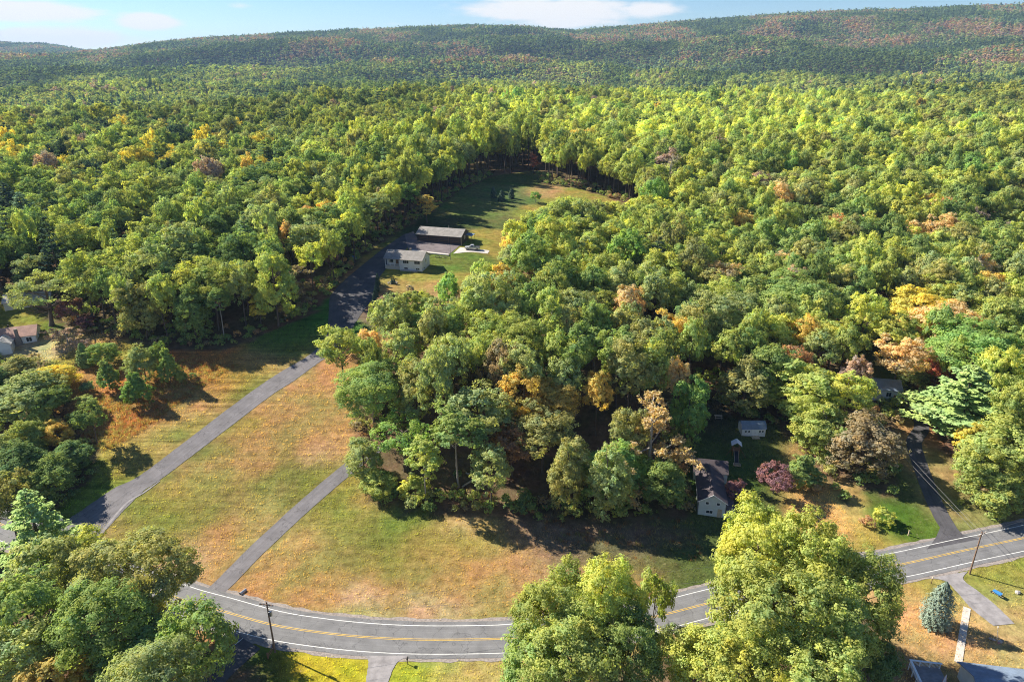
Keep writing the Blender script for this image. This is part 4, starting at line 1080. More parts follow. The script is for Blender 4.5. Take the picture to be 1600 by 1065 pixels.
# ------------------------------------------------------------------ the woods beyond: one mass
SCATTER = bpy.data.collections
def inst_mesh(name, c, t, needle=False):
    V = np.concatenate([c[0], t[0]]); Q = np.concatenate([c[1], t[1] + len(c[0])])
    mi = np.concatenate([np.zeros(len(c[1])), np.ones(len(t[1]))]).astype(np.int32)
    z = np.full(len(t[1]), .5)
    me = np_mesh(name, V, Q, [M['leaf_far'], M['bark']], mi, {'leafvar': ('FACE', 'FLOAT', np.concatenate([c[2], z]).astype(np.float32)), 'clumpvar': ('FACE', 'FLOAT', np.concatenate([c[3], z]).astype(np.float32))})
    return me
def scatter(name, protos, P, kind_idx, rot, scl, tint, label, cat, extra_kind='stuff'):
    col = SCATTER.new(name + '_kinds')
    for i, me in enumerate(protos):
        col.objects.link(bpy.data.objects.new('%s_kind_%02d' % (name, i), me))
    n = len(P)
    me = bpy.data.meshes.new(name); me.vertices.add(n); me.vertices.foreach_set('co', np.asarray(P, np.float32).ravel())
    for k, typ, dat in (('pick', 'INT', kind_idx), ('turn', 'FLOAT_VECTOR', rot), ('size', 'FLOAT_VECTOR', scl), ('tint', 'FLOAT_COLOR', tint)):
        a = me.attributes.new(k, typ, 'POINT'); a.data.foreach_set({'INT': 'value', 'FLOAT_VECTOR': 'vector', 'FLOAT_COLOR': 'color'}[typ], np.asarray(dat, np.int32 if typ == 'INT' else np.float32).ravel())
    o = link(name, me)
    g = bpy.data.node_groups.new(name + '_scatter', 'GeometryNodeTree')
    g.interface.new_socket('Geometry', in_out='INPUT', socket_type='NodeSocketGeometry')
    g.interface.new_socket('Geometry', in_out='OUTPUT', socket_type='NodeSocketGeometry')
    N, L = g.nodes, g.links
    gi, go = N.new('NodeGroupInput'), N.new('NodeGroupOutput')
    ci = N.new('GeometryNodeCollectionInfo'); ci.inputs['Collection'].default_value = col; ci.inputs['Separate Children'].default_value = True; ci.inputs['Reset Children'].default_value = True
    ip = N.new('GeometryNodeInstanceOnPoints'); ip.inputs['Pick Instance'].default_value = True
    def named(k, t):
        q = N.new('GeometryNodeInputNamedAttribute'); q.data_type = t; q.inputs['Name'].default_value = k
        return q.outputs[0]
    L.new(gi.outputs[0], ip.inputs['Points']); L.new(ci.outputs[0], ip.inputs['Instance'])
    L.new(named('pick', 'INT'), ip.inputs['Instance Index'])
    e = N.new('FunctionNodeEulerToRotation'); L.new(named('turn', 'FLOAT_VECTOR'), e.inputs[0]); L.new(e.outputs[0], ip.inputs['Rotation'])
    L.new(named('size', 'FLOAT_VECTOR'), ip.inputs['Scale'])
    L.new(ip.outputs[0], go.inputs[0])
    m = o.modifiers.new('scatter', 'NODES'); m.node_group = g
    return tag(o, label, cat, None, extra_kind)
fp = []
for s in range(5): fp.append((inst_mesh('wood_tree', *hardwood(900 + s, 20, 12, .3, 56, 86, .36, (1.1, 2.3), .04, 5, 5, jit=.2)), 20, 12))      # 0-4 middle distance
fp.append((inst_mesh('wood_pine', *pine(910, 20, 9, 13, .62, .12, 14)), 20, 9))                                                         # 5
for s in range(4): fp.append((inst_mesh('far_tree', *hardwood(920 + s, 20, 12, .2, 26, 38, .66, (1.6, 3.0), 0, 0, 3, jit=.16)), 20, 12))           # 6-9
fp.append((inst_mesh('far_pine', *spruce(930, 20, 9, 130, 1.25, .15, .8)), 20, 9))                                                      # 10
for s in range(3): fp.append((inst_mesh('farthest_tree', *hardwood(940 + s, 20, 13, .1, 12, 20, 1.15, (2.6, 4.4), 0, 0, 1, jit=.14)), 20, 13))         # 11-13
fp.append((inst_mesh('farthest_pine', *spruce(950, 20, 9, 30, 2.4, .15, .8)), 20, 9))                                                   # 14
PX, PY, PHT, PCW, PLV = [list(nxx[rest])], [list(nyy[rest])], [list(hh[rest])], [list(cc[rest])], [[0] * len(rest)]
def ring(r0, r1, s, lev, amax=41.5, amin=-41.5):
    x, y = jgrid(-r1 * .7, r1 * .7, 380, r1, s)
    r = np.hypot(x, y); a = np.degrees(np.arctan2(x, y))
    k = (r >= r0) & (r < r1) & (a < amax) & (a > amin) & (y > 430)
    x, y = x[k], y[k]
    k = ~(inpoly(CL_FAR, x, y) | inpoly(CL_FAR2, x, y) | inpoly(CL_MAIN, x, y))
    x, y = x[k], y[k]
    PX.append(list(x)); PY.append(list(y)); PLV.append([lev] * len(x))
    PHT.append(list(np.clip(rng.normal(20, 3.8, len(x)), 11, 30))); PCW.append(list(np.clip(rng.normal(s * 1.28, s * .32, len(x)), s * .7, s * 2.1)))
ring(430, 950, 8.8, 0); ring(950, 2100, 10.5, 1); ring(2100, 4500, 14, 2); ring(4500, 6900, 18, 2, -20)
PX, PY, PHT, PCW, PLV = [np.array(sum(q, [])) for q in (PX, PY, PHT, PCW, PLV)]
PZ = T(PX, PY)
qx, qy, qd = proj(PX, PY, PZ + PHT)
stand_shade = np.clip((fnoise(PX / 190 + 3, PY / 330 + 11, 3) - .33) / .34, 0, 1); PHT = PHT * (1 + (.55 * (fnoise(PX / 150 + 60, PY / 230 + 21, 2) - .5) + .25 * (fnoise(PX / 40, PY / 40 + 9, 1) - .5)) * sm(430, 800, PY))
cn = fnoise(PX / 60, PY / 60, 2); con = fnoise(PX / 140 + 77, PY / 140 + 5, 2)
pick = np.zeros(len(PX), int); tints = np.ones((len(PX), 4), np.float32)
for i in range(len(PX)):
    lv = PLV[i]
    zone_f = 2 if qy[i] < 92 + 14 * (cn[i] - .5) else 1 if (qy[i] < 150 + 60 * (stand_shade[i] - .5) and PLV[i] > 0) else 0
    u = .35 * rng.random() + .65 * float(np.clip(stand_shade[i], 0, .999))
    conif = rng.random() < (.42 if con[i] > .58 else .03 if qx[i] > 450 else .12)
    if conif and qx[i] > 620 and zone_f == 0: conif = rng.random() < .25
    t = TINT['dkpine' if rng.random() < .4 else 'pine'][0] if conif else TINT[pick_tint(qx[i], qy[i], zone_f, rng.random() if zone_f == 0 else u)][0]
    pick[i] = ((5, 10, 14)[lv]) if conif else ((0, 6, 11)[lv] + rng.integers(0, (5, 4, 3)[lv]))
    tints[i, :3] = np.array(t) * rng.uniform(.8, 1.18) * ((1, .90, .86)[zone_f] * (.72 + .56 * stand_shade[i] if zone_f == 0 and PY[i] > 430 else 1 if lv == 0 else .78 + .42 * stand_shade[i] * (.7 + .6 * cn[i])))  # patchy tint: stand variety plus dark bands of lee-side shade put into leaf colour
scl = np.stack([PCW / np.array([fp[k][2] for k in pick]), PCW / np.array([fp[k][2] for k in pick]) * rng.uniform(.9, 1.1, len(PX)), PHT / np.array([fp[k][1] for k in pick])], -1)
rot = np.zeros((len(PX), 3)); rot[:, 2] = rng.uniform(0, 6.28, len(PX))
scatter('forest', [f[0] for f in fp], np.stack([PX, PY, PZ - .1], -1), pick, rot, scl, tints, 'mixed autumn forest stretching from the meadow to the long ridge', 'forest')

# ------------------------------------------------------------------ undergrowth, weeds and grass
ug = [inst_mesh('brush', *hardwood(960 + s, 2.2, 2.6, .0, 12, 26, .2, (.4, .7), .1, 3, trunk_r=.03)) for s in range(3)]
def tuft(seed, n=14, h=.5, w=.32, b=.03):
    r = np.random.default_rng(seed); V = []; Q = []
    for k in range(n):
        a = r.uniform(0, 6.28); o = r.normal(0, w * .5, 2); L = h * r.uniform(.6, 1.1); d = np.array([math.cos(a), math.sin(a)]) * r.uniform(.1, .5) * h
        s = np.array([-math.sin(a), math.cos(a)]) * b
        V += [(o[0] - s[0], o[1] - s[1], -.03), (o[0] + s[0], o[1] + s[1], -.03), (o[0] + d[0] + s[0] * .3, o[1] + d[1] + s[1] * .3, L), (o[0] + d[0] - s[0] * .3, o[1] + d[1] - s[1] * .3, L)]
        Q.append((4 * k, 4 * k + 1, 4 * k + 2, 4 * k + 3))
    V, Q = np.array(V), np.array(Q); z = np.zeros((0, 3)); 
    me = np_mesh('grass_tuft', V, Q, [M['leaf_far']], None, {'leafvar': ('FACE', 'FLOAT', r.uniform(.2, .8, n).astype(np.float32)), 'clumpvar': ('FACE', 'FLOAT', np.full(n, .5, np.float32))})
    return me
def flat_scatter(name, protos, x, y, s, tint, label, cat):
    n = len(x); rot = np.zeros((n, 3)); rot[:, 2] = rng.uniform(0, 6.28, n)
    sc_ = np.stack([s, s, s * rng.uniform(.7, 1.3, n)], -1)
    t4 = np.ones((n, 4)); t4[:, :3] = tint
    scatter(name, protos, np.stack([x, y, T(x, y)], -1), rng.integers(0, len(protos), n), rot, sc_, t4, label, cat)
# brush along the wood edges and under the trees next to them
bx, by = jgrid(-200, 230, 62, 400, 2.3)
ed = np.full(len(bx), 1e9)
for c in CLEAR[:2]: ed = np.minimum(ed, seg_dist(np.vstack([c, c[:1]]), bx, by))
k = ~cleared(bx, by) & (ed < 12) & (roaddist(bx, by) > 2.0) & (rng.random(len(bx)) < np.where(ed < 6, .62, .25)) & ~((by < 112) & (bx > -48))
bx, by = bx[k], by[k]
bt = np.array([TINT[q][0] for q in rng.choice(['green', 'yg', 'rust', 'brown', 'olive', 'deep', 'sage', 'orange'], len(bx), p=[.26, .16, .06, .2, .14, .12, .05, .01])])
flat_scatter('undergrowth', ug, bx, by, rng.uniform(.5, 1.35, len(bx)), bt, 'tangled brush and saplings along the edges of the woods', 'undergrowth')
# tall weeds: the weedy patch, the mowing line and the shaded verge
wx_, wy_ = [], []
def weeds(poly, n):
    lo, hi = poly.min(0), poly.max(0); x = rng.uniform(lo[0], hi[0], n * 3); y = rng.uniform(lo[1], hi[1], n * 3)
    k = inpoly(poly, x, y); wx_.extend(x[k][:n]); wy_.extend(y[k][:n])
weeds(P2([(100, 650), (160, 615), (215, 640), (240, 655), (165, 700), (140, 700)]), 900)
weeds(P2([(200, 600), (300, 555), (365, 572), (250, 650), (200, 640)]), 700)
weeds(P2([(830, 800), (1080, 812), (1110, 880), (960, 880), (850, 835)]), 160)
ml = spline(P2([(160, 703), (230, 664), (300, 612), (372, 568)]), .8)
for q in ml:
    for _ in range(5): wx_.append(q[0] + rng.normal(0, .45)); wy_.append(q[1] + rng.normal(0, .45))
wx_, wy_ = np.array(wx_), np.array(wy_)
wt = np.array([(.17, .075, .035), (.19, .15, .065), (.11, .12, .04), (.2, .17, .1), (.14, .07, .04)])[rng.choice(5, len(wx_), p=[.3, .25, .15, .15, .15])]
flat_scatter('weeds', [tuft(970 + s, 18, 1.0, .9, .045) for s in range(3)], wx_, wy_, rng.uniform(.25, .65, len(wx_)), wt, 'rusty and straw-coloured weeds beyond the mowed strip', 'weeds')
gx_, gy_ = jgrid(-130, 130, 70, 190, .95)
k = (inpoly(CL_MAIN, gx_, gy_) | inpoly(CL_BR, gx_, gy_) | inpoly(CL_BM, gx_, gy_)) & (roaddist(gx_, gy_) > .9)
gx_, gy_ = gx_[k], gy_[k]
gcol, _ = cover_colours(gx_, gy_)
gcol = gcol * rng.uniform(.75, 1.25, (len(gx_), 1))
flat_scatter('grass', [tuft(980 + s, 9, .2, .5, .03) for s in range(3)], gx_, gy_, rng.uniform(.7, 1.7, len(gx_)), gcol, 'short dry autumn grass of the field and the lawns', 'grass')

# ------------------------------------------------------------------ buildings
def frame_of(a, b):
    a, b = np.asarray(a[:2]), np.asarray(b[:2]); d = b - a
    return math.atan2(d[1], d[0]), float(np.linalg.norm(d))
def window(parent, x, y, z, w, h, face='-y', trim='white_trim', panes=2, deep=.06):
    """a framed window set in a wall that faces -y, +x, -x or +y of the building"""
    def bx(mb, u0, u1, v0, v1, d0, d1):
        if face == '-y': mb.box(x + u0, x + u1, y - d1, y - d0, z + v0, z + v1)
        elif face == '+y': mb.box(x + u0, x + u1, y + d0, y + d1, z + v0, z + v1)
        elif face == '+x': mb.box(x + d0, x + d1, y + u0, y + u1, z + v0, z + v1)
        else: mb.box(x - d1, x - d0, y + u0, y + u1, z + v0, z + v1)
    f = MB(); t = .09
    bx(f, -t, 0, -t, h + t, -.02, deep); bx(f, w, w + t, -t, h + t, -.02, deep); bx(f, 0, w, h, h + t, -.02, deep); bx(f, 0, w, -t, 0, -.02, deep + .03)
    for k in range(1, panes): bx(f, w * k / panes - .03, w * k / panes + .03, 0, h, -.02, deep - .015)
    o = f.build('window', M[trim], parent)
    for k in range(panes):
        p = MB(); bx(p, w * k / panes + (.03 if k else 0), w * (k + 1) / panes - (.03 if k < panes - 1 else 0), 0, h, -.01, .015); p.build('pane', M['glass'], o)
    return o
def gable_roof(L_, D, hw, rise, ov=.45, th=.16, mat_='grey_roof', parent=None, x0=0.0, y0=0.0, ridge='x', ovx=.35):
    mb = MB()
    if ridge == 'x':
        yc = y0 + D / 2; k = rise / (D / 2); ze = hw - k * ov
        a, b = x0 - ovx, x0 + L_ + ovx
        mb.slab([(a, y0 - ov, ze + th), (b, y0 - ov, ze + th), (b, yc, hw + rise + th), (a, yc, hw + rise + th)], th)
        mb.slab([(b, y0 + D + ov, ze + th), (a, y0 + D + ov, ze + th), (a, yc, hw + rise + th), (b, yc, hw + rise + th)], th)
    else:
        xc = x0 + L_ / 2; k = rise / (L_ / 2); ze = hw - k * ov
        a, b = y0 - ovx, y0 + D + ovx
        mb.slab([(x0 - ov, b, ze + th), (x0 - ov, a, ze + th), (xc, a, hw + rise + th), (xc, b, hw + rise + th)], th)
        mb.slab([(x0 + L_ + ov, a, ze + th), (x0 + L_ + ov, b, ze + th), (xc, b, hw + rise + th), (xc, a, hw + rise + th)], th)
    return mb.build('roof', M[mat_], parent)
def gable_body(L_, D, hw, rise, mat_, parent, x0=0.0, y0=0.0, ridge='x', name='wall', zb=-1.0):
    if ridge == 'x': prof = [(y0, zb), (y0 + D, zb), (y0 + D, hw), (y0 + D / 2, hw + rise), (y0, hw)]; mb = MB().prism(prof, x0, x0 + L_, 'x')
    else: prof = [(x0, zb), (x0 + L_, zb), (x0 + L_, hw), (x0 + L_ / 2, hw + rise), (x0, hw)]; mb = MB().prism(prof, y0, y0 + D, 'y')
    return mb.build(name, M[mat_], parent)

# white ranch house on the sunny lawn
a, b = at(602, 419.5), at(660, 424.5)
rz, L_ = frame_of(a, b); D = 7.6
hs = thing('ranch_house', 'white ranch house with grey gable roof on the sunny lawn beside the driveway', 'house', tuple(a), rz)
xs = L_ * .40
gable_body(L_ - xs, D, 3.9, 1.9, 'white_siding', hs, xs, 0)
gable_body(xs, D - 1.9, 3.9, 0.02, 'white_siding', hs, 0, 1.9, name='recessed_wall')
MB().prism([(0, 3.9), (D, 3.9), (D / 2, 5.8)], 0, xs, 'x').build('gable_end', M['white_siding'], hs)
gable_roof(L_, D, 3.9, 1.9, .6, .16, 'grey_roof', hs)
MB().box(0, xs - .01, 0, 1.89, -.8, 1.15).build('porch_floor', M['concrete'], hs)
for k in range(4): MB().box(.05 + k * (xs - .3) / 3, .2 + k * (xs - .3) / 3, .05, .2, 1.15, 3.75).build('porch_post', M['white_trim'], hs)
rl = MB().box(1.6, xs - .1, .08, .16, 1.95, 2.03).build('porch_railing', M['white_trim'], hs)
for k in range(12): MB().box(1.7 + k * (xs - 1.9) / 11, 1.75 + k * (xs - 1.9) / 11, .1, .14, 1.15, 1.95).build('baluster', M['white_trim'], rl)
d_ = MB().box(xs * .62, xs * .62 + .95, 1.84, 1.9, 1.16, 3.2).build('front_door', M['brown_wood'], hs)
MB().box(xs * .62 + .8, xs * .62 + .86, 1.78, 1.84, 2.1, 2.2).build('handle', M['metal'], d_)
window(hs, .7, 1.9, 1.9, 1.6, 1.3)
for u in (.16, .66): window(hs, xs + (L_ - xs) * u, 0, 2.35, 2.0, 1.05, panes=3)
for u in (.2, .72): window(hs, xs + (L_ - xs) * u, 0, .35, 1.25, .6)
window(hs, L_, D * .42, 2.3, .9, 1.2, '+x')
window(hs, L_, D * .18, .4, .9, .55, '+x', panes=1)
MB().box(L_ * .55, L_ * .55 + .7, D / 2 + .6, D / 2 + 1.2, 5, 6.5).build('chimney', M['stone'], hs)
MB().box(xs + .5, L_ - 1.5, -1.0, -.25, -.2, .18).build('flower_bed_edging', M['rock'], hs)

# long garage above the parking lot
a, b = at(652, 376), at(721, 382.5)
rz, L_ = frame_of(a, b); D = 8.5
ga = thing('garage', 'long low dark garage with grey roof behind the parking lot', 'garage', tuple(a), rz)
gable_body(L_, D, 3.0, 1.7, 'dark_wood', ga)
gable_roof(L_, D, 3.0, 1.7, .9, .16, 'grey_roof', ga)
for k in range(4):
    x0 = .9 + k * (L_ - 1.2) / 4
    dd = MB().box(x0, x0 + (L_ - 1.2) / 4 - .6, -.07, .0, .05, 2.45).build('garage_door', M['brown_wood'], ga)
    for q in range(4): MB().box(x0 + .05, x0 + (L_ - 1.2) / 4 - .65, -.1, -.07, .12 + q * .6, .62 + q * .6).build('door_panel', M['dark_wood'], dd)
MB().box(L_ + .1, L_ + .28, -.8, -.62, -.5, 2.7).build('corner_post', M['pale_wood'], ga)
window(ga, L_, D * .4, 1.3, 1.0, .9, '+x')
MB().bar((L_ * .62, D * .62, 4.2), (L_ * .62, D * .62, 5.7), .09).build('vent_pipe', M['metal'], ga)
MB().slab([(L_ + .02, D * .55, 2.5), (L_ + 2.6, D * .55, 2.1), (L_ + 2.6, D + .3, 2.1), (L_ + .02, D + .3, 2.5)], .1).build('lean_to_roof', M['slate_roof'], ga)
for y in (D * .58, D + .2): MB().box(L_ + 2.45, L_ + 2.57, y - .06, y + .06, -.3, 2.0).build('lean_to_post', M['brown_wood'], ga)

# cottage by the road
a, b = at(1090, 803), at(1127, 807)
rz, L_ = frame_of(a, b); L_ = max(L_, 5.4); D = 11.5
co = thing('cottage', 'pale grey gabled cottage with dark brown roof tucked between trees above the road', 'house', tuple(a), rz - R(3))
gable_body(L_, D, 3.6, 1.5, 'grey_siding', co, ridge='y')
gable_roof(L_, D, 3.6, 1.5, .3, .14, 'brown_roof', co, ridge='y')
gable_body(7.2, 5.2, 3.7, 1.5, 'grey_siding', co, x0=-.5, y0=D - .6, name='rear_wall')
gable_roof(7.2, 5.2, 3.7, 1.5, .3, .14, 'brown_roof', co, x0=-.5, y0=D - .6, ovx=.2)
for u in (.25, .66): window(co, L_ * u, 0, 2.75, .6, .6, panes=1)
window(co, L_ * .3, 0, .6, 1.3, .7)
d_ = MB().box(L_ * .72, L_ * .72 + .9, -.06, 0, -.2, 1.85).build('cellar_door', M['pale_wood'], co)
MB().box(L_ * .72 + .74, L_ * .72 + .8, -.11, -.06, .8, .9).build('handle', M['metal'], d_)
for s, x0, x1, z0, z1 in ((0, -.36, L_ / 2, 3.35, 5.27), (1, L_ + .36, L_ / 2, 3.35, 5.27)):
    MB().slab([(x0, -.36, z0 - .1), (x1, -.36, z1 - .1), (x1, -.36, z1 + .1), (x0, -.36, z0 + .1)] if not s else [(x0, -.36, z0 - .1), (x0, -.36, z0 + .1), (x1, -.36, z1 + .1), (x1, -.36, z1 - .1)], .06).build('barge_board', M['white_trim'], co)
MB().slab([(L_ + .02, .3, 2.9), (L_ + 1.9, .3, 2.35), (L_ + 1.9, D * .6, 2.35), (L_ + .02, D * .6, 2.9)], .1).build('porch_roof', M['brown_roof'], co)
for k in range(4): MB().box(L_ + 1.72, L_ + 1.84, .5 + k * (D * .6 - .9) / 3, .62 + k * (D * .6 - .9) / 3, -.3, 2.3).build('porch_post', M['white_trim'], co)
MB().box(L_ + .01, L_ + 1.9, .3, D * .6, -.5, .25).build('porch_floor', M['old_concrete'], co)
window(co, L_, D * .7, 1.6, 1.1, 1.1, '+x')
window(co, 0, D * .4, 1.6, 1.1, 1.1, '-x')
window(co, 6.7, D + 1.2, 1.5, 1.0, 1.1, '+x')
MB().tube([(L_ + 2.6, D * .62, -.3), (L_ + 2.5, D * .66, 1.5), (L_ + 1.6, D * .68, 2.6)], [.06, .05, .04], 6).build('trellis_arch', M['white_trim'], co)

# garden shed
a, b = at(1158.5, 680.5), at(1195, 682)
rz, L_ = frame_of(a, b); D = 3.1
sh = thing('garden_shed', 'white garden shed with slate gambrel roof at the back of the cottage yard', 'shed', tuple(a), rz)
prof = [(0, -.3), (D, -.3), (D, 1.9), (D * .82, 2.75), (D / 2, 3.15), (D * .18, 2.75), (0, 1.9)]
MB().prism(prof, 0, L_, 'x').build('wall', M['white_siding'], sh)
rf = MB()
rp = [(-.15, 1.78), (D * .18, 2.80), (D / 2, 3.21), (D * .82, 2.80), (D + .15, 1.78)]
for (y0, z0), (y1, z1) in zip(rp[:-1], rp[1:]): rf.slab([(-.15, y0, z0 + .07), (L_ + .15, y0, z0 + .07), (L_ + .15, y1, z1 + .07), (-.15, y1, z1 + .07)], .07)
rf.build('roof', M['slate_roof'], sh)
for x in (.12, .26, .72, .84): window(sh, L_ * x, 0, .95, .42, .5, panes=1)
for k in (0, 1):
    d_ = MB().box(L_ * .42 + k * .82, L_ * .42 + k * .82 + .79, -.05, 0, .0, 1.75).build('shed_door', M['white_trim'], sh)
    MB().box(L_ * .42 + (.68 if not k else .9), L_ * .42 + (.74 if not k else .96), -.09, -.05, .8, .95).build('handle', M['metal'], d_)
MB().slab([(L_ * .4, -1.3, -.1), (L_ * .4 + 1.9, -1.3, -.1), (L_ * .4 + 1.9, -.02, .05), (L_ * .4, -.02, .05)], .06).build('door_ramp', M['pale_wood'], sh)

# wooden play tower with slide
g = at(1149, 712)
pl = thing('play_tower', 'wooden play tower with pale gable roof and long slide on the shaded yard', 'playset', tuple(g), R(-12))
for x in (-.75, .75):
    for y in (.0, 1.5): MB().box(x - .06, x + .06, y - .06, y + .06, -.2, 2.9).build('post', M['brown_wood'], pl)
MB().box(-.85, .85, -.1, 1.6, 1.35, 1.47).build('platform', M['brown_wood'], pl)
rf = MB(); rf.slab([(-1.15, -.3, 2.75), (0, -.3, 3.65), (0, 1.8, 3.65), (-1.15, 1.8, 2.75)][::-1], .07); rf.slab([(1.15, -.3, 2.75), (1.15, 1.8, 2.75), (0, 1.8, 3.65), (0, -.3, 3.65)][::-1], .07)
rf.build('canopy_roof', M['cloth_white'], pl)
for x in (-.78, .78): MB().box(x - .03, x + .03, .06, 1.44, 1.95, 2.05).build('side_rail', M['brown_wood'], pl)
sl = MB().slab([(-.45, -.1, 1.42), (-.45, -3.2, .12), (.45, -3.2, .12), (.45, -.1, 1.42)], .05).build('slide', M['black'], pl)
for x in (-.48, .48): MB().slab([(x - .03, -.1, 1.62), (x - .03, -3.2, .3), (x + .03, -3.2, .3), (x + .03, -.1, 1.62)], .25).build('slide_edge', M['pale_wood'], sl)
for s in (-1, 1): MB().bar((s * .7, .2, 2.2), (s * 2.3, -.3, -.1), .06).build('brace_leg', M['brown_wood'], pl)
MB().bar((-.7, .2, 2.2), (-.35, -2.3, .3), .04).build('climbing_rail', M['pale_wood'], pl)
fr = MB(); 
for (x0, x1, y0, y1) in ((-.8, .8, -4.3, -4.2), (-.8, .8, -3.5, -3.4), (-.8, -.7, -4.2, -3.5), (.7, .8, -4.2, -3.5)): fr.box(x0, x1, y0, y1, -.1, .22)
fr.build('sandbox_frame', M['pale_wood'], pl)

def picnic_table(g, rz, label):
    t = thing('picnic_table', label, 'table', tuple(g), rz)
    for k in range(4): MB().box(-.95, .95, -.38 + k * .195, -.205 + k * .195, .72, .76).build('table_plank', M['pale_wood'], t)
    for y in (-.85, .62): MB().box(-.95, .95, y, y + .24, .42, .46).build('seat', M['pale_wood'], t)
    for x in (-.7, .7):
        MB().bar((x, -.25, .72), (x, -.75, 0), .045, 6).build('leg', M['pale_wood'], t)
        MB().bar((x, .25, .72), (x, .75, 0), .045, 6).build('leg', M['pale_wood'], t)
        MB().box(x - .03, x + .03, -.8, .8, .36, .42).build('crossbar', M['pale_wood'], t)
    return t
picnic_table(at(1122, 653), R(-8), 'pale picnic table under the trees at the back of the yard')
def garden_chair(g, rz, label, m='white_trim'):
    t = thing('garden_chair', label, 'chair', tuple(g), rz)
    MB().box(-.28, .28, -.28, .28, .40, .46).build('seat', M[m], t)
    MB().slab([(-.28, .26, .46), (.28, .26, .46), (.28, .42, 1.0), (-.28, .42, 1.0)], .05).build('backrest', M[m], t)
    for x in (-.25, .25):
        for y in (-.25, .25): MB().box(x - .025, x + .025, y - .025, y + .025, 0, .4).build('leg', M[m], t)
        MB().box(x - .035, x + .035, -.26, .3, .62, .66).build('armrest', M[m], t)
    return t
garden_chair(at(1073, 718), R(20), 'white garden chair behind the cottage, nearer the dark tree')
garden_chair(at(1080, 720), R(-25), 'white garden chair behind the cottage, nearer the brown roof')

# house with the blue-shaded roof
a, b = at(1376, 626), at(1405, 629)
rz, L_ = frame_of(a, b); D = 6.5
bh = thing('small_house', 'white house with slate roof half hidden by yellow-green trees on the shaded driveway', 'house', tuple(a - np.array([0, 0, 0])), rz)
gable_body(L_ + 3, D, 3.4, 1.6, 'white_siding', bh, x0=-3)
gable_roof(L_ + 3, D, 3.4, 1.6, .4, .14, 'slate_roof', bh, x0=-3)
window(bh, L_ - 3.6, 0, 1.5, 1.2, 1.2); window(bh, L_, D * .4, 1.4, 1.0, 1.2, '+x')
d_ = MB().box(L_ - 1.7, L_ - .8, -.05, 0, 0, 2.05).build('front_door', M['brown_wood'], bh)
MB().box(L_ - .95, L_ - .89, -.09, -.05, .95, 1.05).build('handle', M['metal'], d_)
MB().box(L_ - 2.2, L_ - .3, -1.2, -.01, -.5, .0).build('front_step', M['concrete'], bh)

# red-roofed house and the pale building behind it on the left
a, b = at(-6, 545), at(58, 533)
rz, L_ = frame_of(a, b); D = 6.8
rh = thing('bungalow', 'white bungalow with faded red roof and stone chimney by the spreading shade tree', 'house', tuple(a), rz)
gable_body(L_, D, 2.9, 1.7, 'white_siding', rh)
gable_roof(L_, D, 2.9, 1.7, .5, .14, 'red_roof', rh)
ch = MB().prism([(L_ * .58 - .9, -.5), (L_ * .58 + .9, -.5), (L_ * .58 + .7, 2.0), (L_ * .58 + .38, 3.2), (L_ * .58 + .38, 5.2), (L_ * .58 - .38, 5.2), (L_ * .58 - .38, 3.2), (L_ * .58 - .7, 2.0)], -.75, -.01, 'y')
ch.build('chimney', M['stone'], rh)
for x in (.1, .3, .76): window(rh, L_ * x, 0, 1.0, 1.3, 1.2)
window(rh, L_, D * .4, 1.1, 1.0, 1.1, '+x')
d_ = MB().box(L_ * .46 - .5, L_ * .46 + .4, -.05, 0, .0, 2.05).build('front_door', M['dark_wood'], rh)
MB().box(L_ * .46 + .25, L_ * .46 + .31, -.09, -.05, .95, 1.05).build('handle', M['metal'], d_)
gable_body(4.2, 4.4, 2.5, 1.2, 'white_siding', rh, x0=L_ * .05, y0=-4.41, ridge='y', name='front_wing')
gable_roof(4.2, 4.4, 2.5, 1.2, .3, .12, 'pale_roof', rh, x0=L_ * .05, y0=-4.4, ridge='y')
MB().bar((L_ * .3, D * .7, 3.4), (L_ * .3, D * .7, 5.1), .22, 8).build('flue', M['black'], rh)
a, b = at(8, 486), at(80, 474)
rz, L_ = frame_of(a, b); D = 7
ob = thing('outbuilding', 'long pale-roofed outbuilding behind the spreading shade tree', 'barn', tuple(a), rz)
gable_body(L_, D, 2.6, 1.5, 'cream_siding', ob)
gable_roof(L_, D, 2.6, 1.5, .4, .12, 'pale_roof', ob)
for x in (.15, .45, .8): window(ob, L_ * x, 0, 1.1, 1.0, .9)
dd = MB().box(L_ * .58, L_ * .58 + 2.4, -.07, 0, 0, 2.2).build('barn_door', M['white_trim'], ob)
MB().box(L_ * .58 + 2.1, L_ * .58 + 2.2, -.12, -.07, 1.0, 1.2).build('handle', M['metal'], dd)

# house corner, deck and closed parasol at the bottom edge
g1 = at(1480, 1052)
hb = thing('roadside_house', 'slate-roofed house at the end of the concrete walkway, lying in tree shade', 'house', (float(g1[0]), float(g1[1]) - 8.4, 0), R(-9))
gable_body(11, 8, 2.7, 1.7, 'grey_siding', hb)
gable_roof(11, 8, 2.7, 1.7, .5, .14, 'slate_roof', hb)
MB().box(-.35, 11.35, 8.5, 8.6, 2.22, 2.36).build('gutter', M['white_trim'], hb)
d_ = MB().box(1.2, 2.15, 8.0, 8.06, 0, 2.05).build('front_door', M['brown_wood'], hb)
MB().box(1.3, 1.36, 8.06, 8.1, .95, 1.05).build('handle', M['metal'], d_)
window(hb, 4.2, 8.0, .9, 1.6, 1.2, '+y')
g2 = at(1408, 1044)
dk = thing('garden_deck', 'raised grey deck with a pale railing beside the slate-roofed house', 'deck', (float(g2[0]), float(g2[1]) - 6.0, 0), R(-9))
for k in range(20): MB().box(0, 4.6, .02 + k * .3, .3 + k * .3, .95, 1.0).build('deck_board', M['old_concrete'], dk)
